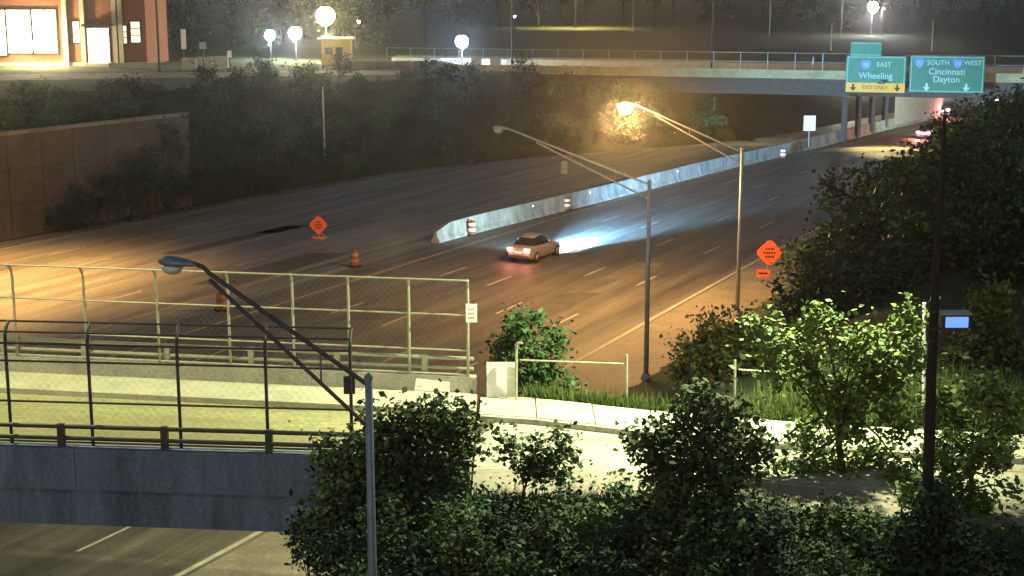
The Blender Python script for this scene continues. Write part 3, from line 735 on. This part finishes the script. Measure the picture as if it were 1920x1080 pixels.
win(138, 40, 148, 80, 'lit_window', nx_=1); win(166, 52, 204, 124, 'lit_door', 'door', 2, 2); win(232, 48, 237, 82, 'lit_window', nx_=1); win(246, 40, 262, 80, 'lit_window', nx_=1)
for px in (122, 155, 215, 226):
    box((bxr(px), bY - .1, 12), (.55, .5, 10)).build('pilaster', 'stone', bld)
box((bxr(185), bY - .8, dp(185, 47, bY).z), (3.6, 1.8, .3)).build('canopy', 'dark_frame', bld)
for k in range(3): box((bxr(186), bY - .5 - .3 * k, 7.35 - .12 * k), (3.4 + .4 * k, 1.0, .2)).build('step', 'stone', bld)
wl_ = dp(75, 82, bY - 1.4)
t = thing('wall_lamp', 'glaring wall lamp on the brick building', 'lamp', wl_)
MB().tube([wl_ + V(0, .9, .1), wl_ + V(0, .2, .1)], .05, 6).build('bracket', 'dark_steel', t)
MB().lathe(wl_, [(.15, -.85), (.7, -.6), (.95, 0), (.7, .6), (.15, .85)], 14).build('globe', 'yellow_lens', t, True)
lamp('lamp_light', t, wl_ - V(0, .8, 0), 30000, (1, .85, .5), 'POINT', .5)
street2 = MB().add([(-120, 150, 7.05), (-12, 176, 7.05), (-12, 186, 7.05), (-120, 164, 7.05)], [(0, 1, 2, 3)]).build('side_street', 'old_concrete', kind='structure')
lawn = MB().add([(-120, 165, 7.06), (-12, 187, 7.06), (-12, 260, 7.06), (-120, 260, 7.06)], [(0, 1, 2, 3)]).build('lawn', 'lawn', kind='structure')
a, b = dp(205, 127, 188), dp(300, 127, 188)
tag(box(((a.x + b.x) / 2, 188, 7.4), (b.x - a.x, .5, .7)).build('low_wall', 'slab'), 'low pale wall in front of the brick building entrance', 'wall')
a, b = dp(340, 125, 186), dp(430, 125, 186)
lw = thing('low_wall', 'low pale wall of three sections right of the brick building', 'wall', ((a.x + b.x) / 2, 186, 7))
for i in range(3):
    x0 = a.x + (b.x - a.x) * i / 3
    box((x0 + (b.x - a.x) / 6, 186, 7.7 + .1 * i), ((b.x - a.x) / 3 - .25, .6, 1.5)).build('section', 'slab', lw)
def post_sign(label, px, y0, y1, pw, Y, m):
    A, C = dp(px, y1, Y), dp(px, y0, Y); t = thing('street_sign', label, 'sign', (A.x, Y, 7))
    MB().tube([(A.x, Y + .1, 7), (A.x, Y + .1, C.z)], .08, 6).build('post', 'dark_steel', t)
    box(((A + C) / 2), (pw * Y / FPX, .06, C.z - A.z)).build('panel', m, t)
post_sign('small grey sign on a dark post at the pale wall', 380, 79, 92, 13, 184, 'sign_back')
post_sign('tall narrow white sign by the street at upper left', 344, 55, 92, 9, 189, 'white_board')
post_sign('small white marker at the right end of the pale wall', 430, 95, 108, 8, 184, 'white_board')
t = thing('dark_pole', 'dark pole in front of the brick building corner', 'pole', (xat(308, 180), 180, 7)); MB().tube([(xat(308, 180), 180, 6.8), (xat(308, 180), 180, 19)], .16, 8).build('pole', 'dark_steel', t); MB().lathe((xat(308, 180), 180, 7), [(.3, -.1), (.3, .15), (.17, .3)], 8).build('base', 'dark_steel', t)

def post_lamp(label, px, py, Y, lens, r, power, color, zg=7.0, cone=None):
    q = dp(px, py, Y); t = thing('street_lamp', label, 'street lamp', (q.x, q.y, zg))
    MB().tube([(q.x, q.y + .5, zg - .2), (q.x, q.y + .5, q.z + .3)], [.12, .08], 8).build('pole', 'black_paint', t)
    MB().tube([(q.x, q.y + .5, q.z + .3), (q.x, q.y, q.z + .35)], .05, 6).build('arm', 'black_paint', t)
    hd = MB().lathe(q, [(r * .15, r * 1.2), (r * .5, r * 1.02), (r * .5, r * .9)], 12).build('lamp_head', 'black_paint', t)
    MB().lathe(q, [(r * .2, -r), (r * .72, -r * .7), (r, -r * .1), (r * .9, r * .45), (r * .5, r * .88)], 14).build('lens', lens, hd, True)
    if power: lamp('lamp_light', t, q - V(0, .3, r + .2), power, color, 'SPOT' if cone else 'POINT', .3, q - V(0, 0, 30), cone or 150, .8)
post_lamp('large yellow glaring street lamp near the top left of centre', 610, 30, 200, 'yellow_lens', 1.25, 13000, (1, .8, .35))
post_lamp('white street lamp left of the yellow glaring one', 553, 62, 205, 'white_lens', .9, 4000, (1, .97, .9))
post_lamp('bluish street lamp at far left of the three top lamps', 506, 66, 210, 'blue_lens', .75, 3500, (.6, .8, 1))
post_lamp('blue-white street lamp standing alone above the bank', 866, 78, 195, 'blue_lens', .85, 5000, (.55, .75, 1))
post_lamp('white lamp at the top right near the red signal', 1637, 13, 300, 'white_lens', 1.1, 12000, (1, .98, .95))
post_lamp('tiny white lamp right of the yellow glaring lamp', 672, 41, 260, 'white_lens', .28, 0, None)
post_lamp('tiny white lamp at the very top above the dark trees', 797, 8, 300, 'white_lens', .25, 0, None)
post_lamp('tiny pale lamp beside the lit lawn', 965, 31, 300, 'white_lens', .2, 0, None)
post_lamp('tall sodium lamp above the far lawn, beyond the top edge', 1080, -42, 345, 'yellow_lens', .5, 90000, (1, .75, .25), 7.0, 140)
post_lamp('tall sodium lamp above the overpass, beyond the top edge', 1340, -60, 178, 'yellow_lens', .35, 9000, (1, .76, .28), 7.0, 105)
post_lamp('sodium lamp above the left end of the overpass, beyond the top edge', 960, -50, 190, 'yellow_lens', .35, 7000, (1, .8, .4), 7.0, 120)
q = dp(1657, 16, 296); t = thing('traffic_signal', 'red traffic signal at the top right beside the white lamp', 'traffic light', (q.x, q.y, 7))
MB().tube([(q.x, q.y + .3, 6.8), (q.x, q.y + .3, q.z + .6)], .09, 8).build('pole', 'dark_steel', t); box(q + V(0, .15, -.4), (.6, .3, 1.7)).build('housing', 'black_paint', t)
MB().lathe(q + V(0, -.05, 0), [(.05, -.3), (.3, -.1), (.3, .1), (.05, .3)], 10).build('lens', 'red_lens', t)
q0, q1 = dp(602, 94, 196), dp(656, 72, 196)
kb = thing('kiosk', 'small yellow kiosk under the glaring yellow lamp', 'kiosk', ((q0.x + q1.x) / 2, 196, 7))
box(((q0.x + q1.x) / 2, 197.5, 8.6), (q1.x - q0.x, 2.4, 3.2)).build('wall', 'yellow_wall', kb); box(((q0.x + q1.x) / 2, 197.4, 10.35), (q1.x - q0.x + .8, 3.2, .25)).build('roof', 'stone', kb)
box(((q0.x + q1.x) / 2 + .4, 196.27, 8.2), (.9, .08, 2.2)).build('door', 'dark_frame', kb); box(((q0.x + q1.x) / 2 - .9, 196.27, 8.8), (1.0, .08, .9)).build('window', 'glass', kb)
for px, lb in ((929, 'pale utility cabinet on the verge, right of its twin'), (893, 'pale utility cabinet on the verge, nearer the blue lamp')):
    q = dp(px, 119, 186); t = thing('utility_cabinet', lb, 'cabinet', (q.x, 186, 7), 'utility cabinets')
    box((q.x, 186, 7.75), (1.35, .7, 1.3)).build('body', 'slab', t); box((q.x, 186, 8.43), (1.45, .8, .06)).build('lid', 'old_concrete', t); box((q.x, 185.64, 7.7), (.6, .02, 1.1)).build('door', 'stone', t)
for px, Y, yt, lb in ((1188, 320, -10, 'thin distant pole above the far lawn'), (1445, 300, -10, 'thin distant pole right of the far lawn'), (1580, 290, -10, 'thin distant pole left of the white lamp at top right'), (1560, 240, 45, 'short distant pole above the green sign tab'), (1750, 240, 40, 'thin distant pole between the red signal and the right sign')):
    q = dp(px, yt, Y); t = thing('thin_pole', lb, 'pole', (q.x, Y, 7)); MB().tube([(q.x, Y, 6.8), q], .11, 8).build('pole', 'pale_steel', t); MB().lathe(q, [(.14, 0), (.14, .06), (.02, .15)], 8).build('cap', 'pale_steel', t)
# far lit verge strips
for nm, o0, o1, m in (('far_road', 14.5, 22, 'old_concrete'), ('far_verge', 22.5, 48, 'lawn')):
    xx = (-16, 140); MB().add([(xx[0], fbN(xx[0]) + o0, 7.66), (xx[1], fbN(xx[1]) + o0, 7.66), (xx[1], fbN(xx[1]) + o1, 7.66), (xx[0], fbN(xx[0]) + o1, 7.66)], [(0, 1, 2, 3)]).build(nm, m, kind='structure')
w0, w1 = dp(640, 120, 187), dp(845, 130, 187)
vw = thing('verge_wall', 'pale roadside wall left of the overpass below the lamps', 'wall', (w0.x, 187, 7))
for i in range(6):
    x0 = w0.x + (w1.x - w0.x) * i / 6; box((x0 + .9, 187 - i * .35, 7.5), ((w1.x - w0.x) / 6 - .15, .4, 1.2)).build('section', 'old_concrete', vw)

# ------------------------------------------------------------------ vegetation
def leaf_mesh(name, blobs, n, size, m, seed, parent, flat=.3):
    r = np.random.default_rng(seed); C = np.array([b[0] for b in blobs], float); Rr = np.array([b[1] for b in blobs], float)
    p = Rr ** 2; p /= p.sum(); k = r.choice(len(blobs), n, p=p)
    # twiglets: leaves gather round sub-clumps so the crown keeps gaps
    ns = max(12, n // 26); ks = r.choice(len(blobs), ns, p=p)
    d = r.normal(size=(ns, 3)); d /= np.linalg.norm(d, axis=1)[:, None]
    sc_ = C[ks] + d * (Rr[ks] * r.uniform(.35, 1.0, ns) ** .6)[:, None] * np.array([1, 1, .85])
    j = r.integers(0, ns, n)
    pos = sc_[j] + r.normal(size=(n, 3)) * (size * 1.25) * r.uniform(.4, 1.3, n)[:, None]
    u = r.normal(size=(n, 3)); u[:, 2] = u[:, 2] * .6 - .3; u /= np.linalg.norm(u, axis=1)[:, None]
    w = r.normal(size=(n, 3)); w[:, 2] *= .4; w -= u * (w * u).sum(1)[:, None]; w /= np.linalg.norm(w, axis=1)[:, None]
    s = size * r.uniform(.4, 1.4, n)[:, None]
    v0 = pos - u * s * .5; v2 = pos + u * s * .5; v1 = pos + w * s * .32 + u * s * -.05; v3 = pos - w * s * .32 + u * s * -.05
    vs = np.stack([v0, v1, v2, v3], 1).reshape(-1, 3); off = parent_loc(parent); vs -= np.array(off)
    me = bpy.data.meshes.new(name); me.vertices.add(len(vs)); me.vertices.foreach_set('co', vs.ravel().astype('f'))
    q = np.arange(n * 4); me.loops.add(n * 4); me.loops.foreach_set('vertex_index', q.astype('i'))
    me.polygons.add(n); me.polygons.foreach_set('loop_start', (np.arange(n) * 4).astype('i')); me.polygons.foreach_set('loop_total', np.full(n, 4, 'i'))
    me.update(); me.materials.append(M[m])
    o = bpy.data.objects.new(name, me); col.objects.link(o); o.parent = parent; return o
def plant(name, cat, label, base, blobs, n, size, m, seed, r0=.09, group=None, split=True):
    base = Vector(base); t = thing(name, label, cat, base, group); rnd = random.Random(seed)
    cz = sum(b[0].z for b in blobs) / len(blobs); cx = sum(b[0].x for b in blobs) / len(blobs); cy = sum(b[0].y for b in blobs) / len(blobs)
    top = V(cx, cy, cz); mid = base + (top - base) * .5 + V(rnd.uniform(-.1, .1), rnd.uniform(-.1, .1), 0)
    MB().tube([base - V(0, 0, .25), mid, top], [r0, r0 * .75, r0 * .4], 8).build('trunk', 'bark', t, True)
    lim = MB()
    for c, r in blobs:
        s = base + (top - base) * rnd.uniform(.35, .9); e = Vector(c) + V(0, 0, r * .2)
        lim.tube([s, s + (e - s) * .55 + V(rnd.uniform(-.1, .1), 0, .12), e], [r0 * .42, r0 * .28, r0 * .1], 5, False)
    lim.build('limbs', 'bark', t)
    leaf_mesh('crown', blobs, n, size, m, seed, t)
    return t
def pxblobs(Y, L, seed, dep=.6):
    rnd = random.Random(seed); out = []
    for px, py, r in L:
        y = Y + rnd.uniform(-dep, dep); out.append((dp(px, py, y), r * y / FPX))
    return out
def px_plant(name, cat, label, Y, basepx, L, n, size, m, seed, zb=None, r0=.07, dep=.6, group=None):
    x = (basepx - 960) / FPX * Y * 1.02; z = tz(x, Y) if zb is None else zb
    return plant(name, cat, label, (x, Y, z), pxblobs(Y, L, seed, dep), n, size, m, seed, r0, group)
G = 'trees in front of the street'
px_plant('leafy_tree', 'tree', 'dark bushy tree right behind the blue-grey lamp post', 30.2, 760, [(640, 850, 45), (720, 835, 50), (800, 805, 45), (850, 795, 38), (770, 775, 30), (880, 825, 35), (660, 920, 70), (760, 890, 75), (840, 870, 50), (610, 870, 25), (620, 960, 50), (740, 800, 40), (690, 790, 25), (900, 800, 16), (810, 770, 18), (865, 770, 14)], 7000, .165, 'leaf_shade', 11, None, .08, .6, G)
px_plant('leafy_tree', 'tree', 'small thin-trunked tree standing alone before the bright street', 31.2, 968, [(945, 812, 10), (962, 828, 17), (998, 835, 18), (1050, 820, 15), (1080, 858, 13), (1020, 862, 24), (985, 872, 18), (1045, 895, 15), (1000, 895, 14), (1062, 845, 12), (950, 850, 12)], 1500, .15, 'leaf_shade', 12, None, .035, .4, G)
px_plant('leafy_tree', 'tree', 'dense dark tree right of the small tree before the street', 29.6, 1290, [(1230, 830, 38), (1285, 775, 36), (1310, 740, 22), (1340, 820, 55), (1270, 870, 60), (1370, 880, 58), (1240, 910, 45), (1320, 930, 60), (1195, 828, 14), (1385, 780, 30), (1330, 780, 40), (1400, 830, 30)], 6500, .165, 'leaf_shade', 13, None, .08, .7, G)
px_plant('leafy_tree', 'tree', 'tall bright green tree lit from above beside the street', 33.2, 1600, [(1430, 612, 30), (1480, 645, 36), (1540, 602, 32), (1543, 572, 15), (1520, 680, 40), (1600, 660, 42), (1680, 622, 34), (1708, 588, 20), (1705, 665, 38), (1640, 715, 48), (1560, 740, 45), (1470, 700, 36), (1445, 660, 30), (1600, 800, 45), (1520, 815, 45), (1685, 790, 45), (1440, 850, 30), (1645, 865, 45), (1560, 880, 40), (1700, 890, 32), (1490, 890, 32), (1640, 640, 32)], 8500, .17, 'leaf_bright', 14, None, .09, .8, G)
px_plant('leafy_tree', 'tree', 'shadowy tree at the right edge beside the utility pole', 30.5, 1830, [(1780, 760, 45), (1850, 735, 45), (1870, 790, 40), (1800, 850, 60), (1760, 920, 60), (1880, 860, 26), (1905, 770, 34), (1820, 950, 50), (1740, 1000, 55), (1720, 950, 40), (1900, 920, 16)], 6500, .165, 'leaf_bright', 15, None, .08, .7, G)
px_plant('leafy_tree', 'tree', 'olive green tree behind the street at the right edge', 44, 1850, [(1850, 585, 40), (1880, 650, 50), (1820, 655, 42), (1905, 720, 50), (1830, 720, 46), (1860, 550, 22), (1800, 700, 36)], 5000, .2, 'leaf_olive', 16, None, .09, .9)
px_plant('leafy_shrub', 'shrub', 'dark shrub rising behind the white end pillar', 43, 1000, [(985, 612, 32), (950, 650, 28), (1030, 640, 30), (1000, 680, 45), (1040, 700, 34), (945, 690, 20), (1010, 725, 34), (960, 604, 16), (1060, 735, 20)], 4200, .17, 'leaf_mid', 17, None, .06, .7)
px_plant('leafy_shrub', 'shrub', 'brownish shrub below the lit lamp post, left of the bright tree', 52, 1350, [(1330, 622, 40), (1385, 612, 34), (1300, 665, 40), (1370, 675, 50), (1425, 650, 44), (1290, 700, 30)], 4500, .2, 'leaf_olive', 18, None, .07, 1)
px_plant('leafy_shrub', 'shrub', 'low spiky plant at the street edge right of the small tree', 31.0, 1130, [(1110, 912, 12), (1135, 925, 14), (1165, 915, 14), (1150, 930, 16)], 260, .13, 'leaf_mid', 19, None, .02, .2)
px_plant('leafy_shrub', 'shrub', 'dark leafy shrub in front of the foot of the utility pole', 27.4, 1745, [(1700, 1010, 40), (1760, 1000, 40), (1800, 1050, 45), (1720, 1060, 45), (1770, 940, 28), (1735, 960, 24)], 3200, .15, 'leaf_dark', 21, None, .05, .4)
# dark undergrowth along the bottom of the picture
ORD = ['first','second','third','fourth','fifth','sixth','seventh','eighth','ninth','tenth','eleventh','twelfth','thirteenth','fourteenth','fifteenth','sixteenth','seventeenth','eighteenth','nineteenth','twentieth']
def place(i, n):
    return f'{ORD[i]} from the left' if i < (n + 1) // 2 else f'{ORD[n - 1 - i]} from the right'
rnd = random.Random(3)
under = [(640, 1010), (740, 1000), (840, 985), (930, 1000), (1010, 1010), (1100, 1005), (1190, 1000), (1280, 1005), (1370, 1000), (1460, 1000), (1550, 990), (1640, 1000), (1730, 1040), (1820, 1050), (700, 1060), (800, 1070), (900, 1060), (1000, 1070), (1150, 1065), (1250, 1070), (1350, 1070), (1450, 1065), (1550, 1065), (1650, 1075), (1890, 1060)]
for i, (px, py) in enumerate(under):
    Y = 28.9 - (py - 980) / 60; x = (px - 960) / FPX * Y * 1.03
    L = [(px + rnd.uniform(-40, 40), py + rnd.uniform(-22, 40), rnd.uniform(34, 54)) for _ in range(5)]
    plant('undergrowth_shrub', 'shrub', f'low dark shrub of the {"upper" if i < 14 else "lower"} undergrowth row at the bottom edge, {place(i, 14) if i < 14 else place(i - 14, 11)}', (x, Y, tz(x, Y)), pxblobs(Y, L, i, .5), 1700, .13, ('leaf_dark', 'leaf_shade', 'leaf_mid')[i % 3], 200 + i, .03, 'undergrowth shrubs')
for i in range(34):
    px = 590 + i * 40 + rnd.uniform(-12, 12); py = (965 if px < 1480 else 1020) + rnd.uniform(-14, 16) if px > 900 else 990; Y = 30.3 - .9 * (px - 960) / 960 * (px > 960)
    x = (px - 960) / FPX * Y * 1.03
    L = [(px + rnd.uniform(-26, 26), py + rnd.uniform(-14, 34), rnd.uniform(22, 38)) for _ in range(4)]
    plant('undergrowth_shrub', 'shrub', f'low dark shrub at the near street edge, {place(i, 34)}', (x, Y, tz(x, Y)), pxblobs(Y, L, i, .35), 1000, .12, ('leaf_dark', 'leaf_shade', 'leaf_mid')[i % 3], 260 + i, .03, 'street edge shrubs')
# trees on the right bank
n = 0
for k in range(900):
    Y = rnd.uniform(58, 205); X = f(XS(Y)) + rnd.uniform(4.5, 30)
    px = 960 + FPX * X / (Y * CP + (CAMZ - 4) * SP)
    if px > 2020 or px < 1380: continue
    h = rnd.uniform(3, 6.5) + (2 if Y > 140 else 0)
    if X - f(XS(Y)) < 7: h *= .5
    if Y > 112 and X - f(XS(Y)) < 10: continue
    z = tz(X, Y)
    if 88 > Y and abs(px - 1450) < 70: continue
    bl = [(V(X + rnd.uniform(-1.2, 1.2), Y + rnd.uniform(-1.2, 1.2), z + h * rnd.uniform(.35, .9)), rnd.uniform(.7, 1.4) * (h / 5)) for _ in range(7)]
    plant('bank_tree', 'tree', 'dark leafy tree among those on the right bank', (X, Y, z), bl, 900, .26, ('leaf_dark', 'leaf_dark', 'leaf_dark', 'leaf_mid')[n % 4], 300 + n, .08, 'trees on the right bank')
    n += 1
    if n >= 110: break
n = 0
for k in range(1500):
    Y = rnd.uniform(56, 190); X = f(XS(Y)) + rnd.uniform(2.2, 30)
    px = 960 + FPX * X / (Y * CP + (CAMZ - 4) * SP)
    if px > 2000 or px < 1330 or (Y < 92 and abs(px - 1445) < 75) or (px < 1420 and Y < 75): continue
    if Y > 112 and X - f(XS(Y)) < 7: continue
    h = rnd.uniform(1.2, 2.8); z = tz(X, Y)
    bl = [(V(X + rnd.uniform(-1.3, 1.3), Y + rnd.uniform(-1.3, 1.3), z + h * rnd.uniform(.15, .8)), rnd.uniform(.6, 1.1)) for _ in range(6)]
    plant('bank_shrub', 'shrub', 'low dark green shrub between the trees on the right bank', (X, Y, z), bl, 520, .27, ('leaf_dark', 'leaf_mid', 'leaf_dark')[n % 3], 900 + n, .05, 'shrubs on the right bank')
    n += 1
    if n >= 150: break
# shrubs on the left bank
n = 0
for k in range(900):
    Y = rnd.uniform(110, 184); X = f(XW(Y)) - rnd.uniform(-1.6 if Y > 117 else 1.5, 34)
    px = 960 + FPX * X / (Y * CP + 13 * SP)
    if px < -40 or px > (930 if Y < 148 else 1480) or Y > fbN(X) - 1.5 or (px < 330 and Y > 150): continue
    if 660 < px < 940 and rnd.random() < .6: continue
    h = rnd.uniform(1.6, 3.6); z = tz(X, Y)
    if px < 320: h *= .6
    bl = [(V(X + rnd.uniform(-1, 1), Y + rnd.uniform(-1, 1), z + h * rnd.uniform(.25, .85)), rnd.uniform(.6, 1.2) * (h / 3)) for _ in range(6)]
    plant('bank_shrub', 'shrub', 'dark shrub among those covering the left bank', (X, Y, z), bl, 700, .26, ('leaf_dark', 'leaf_dark', 'leaf_mid')[n % 3], 500 + n, .06, 'shrubs on the left bank')
    n += 1
    if n >= 190: break
for i in range(16):
    Y = 107.5 + i * 1.5; X = f(XW(Y)) + rnd.uniform(.3, 1.5); h = rnd.uniform(6.5, 9) * min(1, .3 + i * .13); z = 0
    bl = [(V(X + rnd.uniform(-.9, .9), Y + rnd.uniform(-.9, .9), h * rnd.uniform(.2, .9)), rnd.uniform(.6, 1.1)) for _ in range(8)]
    plant('wall_shrub', 'shrub', f'dark shrub against the end of the brown retaining wall, {place(i, 16)}', (X, Y, 0), bl, 900, .24, 'leaf_dark', 660 + i, .06, 'shrubs along the retaining wall')
# far trees along the top
n = 0
for k in range(40):
    px = -40 + k * 52 + rnd.uniform(-18, 18)
    Y = rnd.uniform(225, 260) if px < 800 else rnd.uniform(330, 420)
    if px < 290: Y = 250
    if 520 < px < 660: Y = 270
    X = (px - 960) / FPX * Y; h = rnd.uniform(9, 14); z = 7.0
    lift = .45 if 900 < px < 1300 else .12
    bl = [(V(X + rnd.uniform(-2.4, 2.4), Y + rnd.uniform(-2, 2), z + h * rnd.uniform(lift, .95)), rnd.uniform(1.6, 2.8)) for _ in range(10)]
    plant('park_tree', 'tree', f'dark tree in the row along the picture top, {place(k, 40)}', (X, Y, z), bl, 1100, .55, ('leaf_dark', 'leaf_mid', 'leaf_dark')[k % 3], 700 + k, .28, 'far trees along the top')

# grass blades on the lit verge behind the pavement and along the near street edge
def grass(name, label, n, fn, h, m, seed):
    r = np.random.default_rng(seed); P = []
    while len(P) < n:
        q = fn(r)
        if q is not None: P.append(q)
    P = np.array(P); Z = terrain(P[:, 0], P[:, 1]); n = len(P)
    a = r.uniform(0, 6.28, n); w = .025; hh = h * r.uniform(.5, 1.4, n); lx = r.normal(0, .25, n) * hh; ly = r.normal(0, .25, n) * hh
    v0 = np.stack([P[:, 0] - w * np.cos(a), P[:, 1] - w * np.sin(a), Z - .03], -1); v1 = np.stack([P[:, 0] + w * np.cos(a), P[:, 1] + w * np.sin(a), Z - .03], -1)
    v2 = np.stack([P[:, 0] + lx, P[:, 1] + ly, Z + hh], -1)
    vs = np.stack([v0, v1, v2], 1).reshape(-1, 3)
    me = bpy.data.meshes.new(name); me.from_pydata(vs.tolist(), [], [(3 * i, 3 * i + 1, 3 * i + 2) for i in range(n)]); me.materials.append(M[m])
    o = bpy.data.objects.new(name, me); col.objects.link(o); o['label'] = label; o['category'] = 'grass'; o['kind'] = 'stuff'
def far_verge(r):
    x = r.uniform(.4, 17); y = float(stF(x)) + .1 + abs(r.normal(0, 2.2)); return (x, y)
def near_verge(r):
    x = r.uniform(-1, 13); y = float(stN(x)) - .05 - abs(r.normal(0, .8)); return (x, y)
grass('verge_grass', 'bright grass on the verge behind the pavement', 42000, far_verge, .42, 'grass', 1)
grass('verge_weeds', 'olive weeds mixed in the verge behind the pavement', 5000, far_verge, .62, 'leaf_olive', 7)
grass('edge_grass', 'dark grass along the near edge of the street', 9000, near_verge, .3, 'grass', 2)

# ------------------------------------------------------------------ added haze volume, makes the glow round the lamps
mh = bpy.data.materials.new('haze'); mh.use_nodes = True; nt = mh.node_tree
for nd in list(nt.nodes):
    if nd.type == 'BSDF_PRINCIPLED': nt.nodes.remove(nd)
pv = nt.nodes.new('ShaderNodeVolumePrincipled'); pv.inputs['Color'].default_value = (.95, .96, 1, 1); pv.inputs['Density'].default_value = .00042; pv.inputs['Anisotropy'].default_value = .92
nt.links.new(pv.outputs['Volume'], [q for q in nt.nodes if q.type == 'OUTPUT_MATERIAL'][0].inputs['Volume'])
M['haze'] = mh
hz = box((0, 750, 15), (2200, 1900, 36)).build('haze', 'haze', kind='stuff')
hz['label'] = 'thin added haze volume that makes the glow round the lamps'; hz['category'] = 'haze'
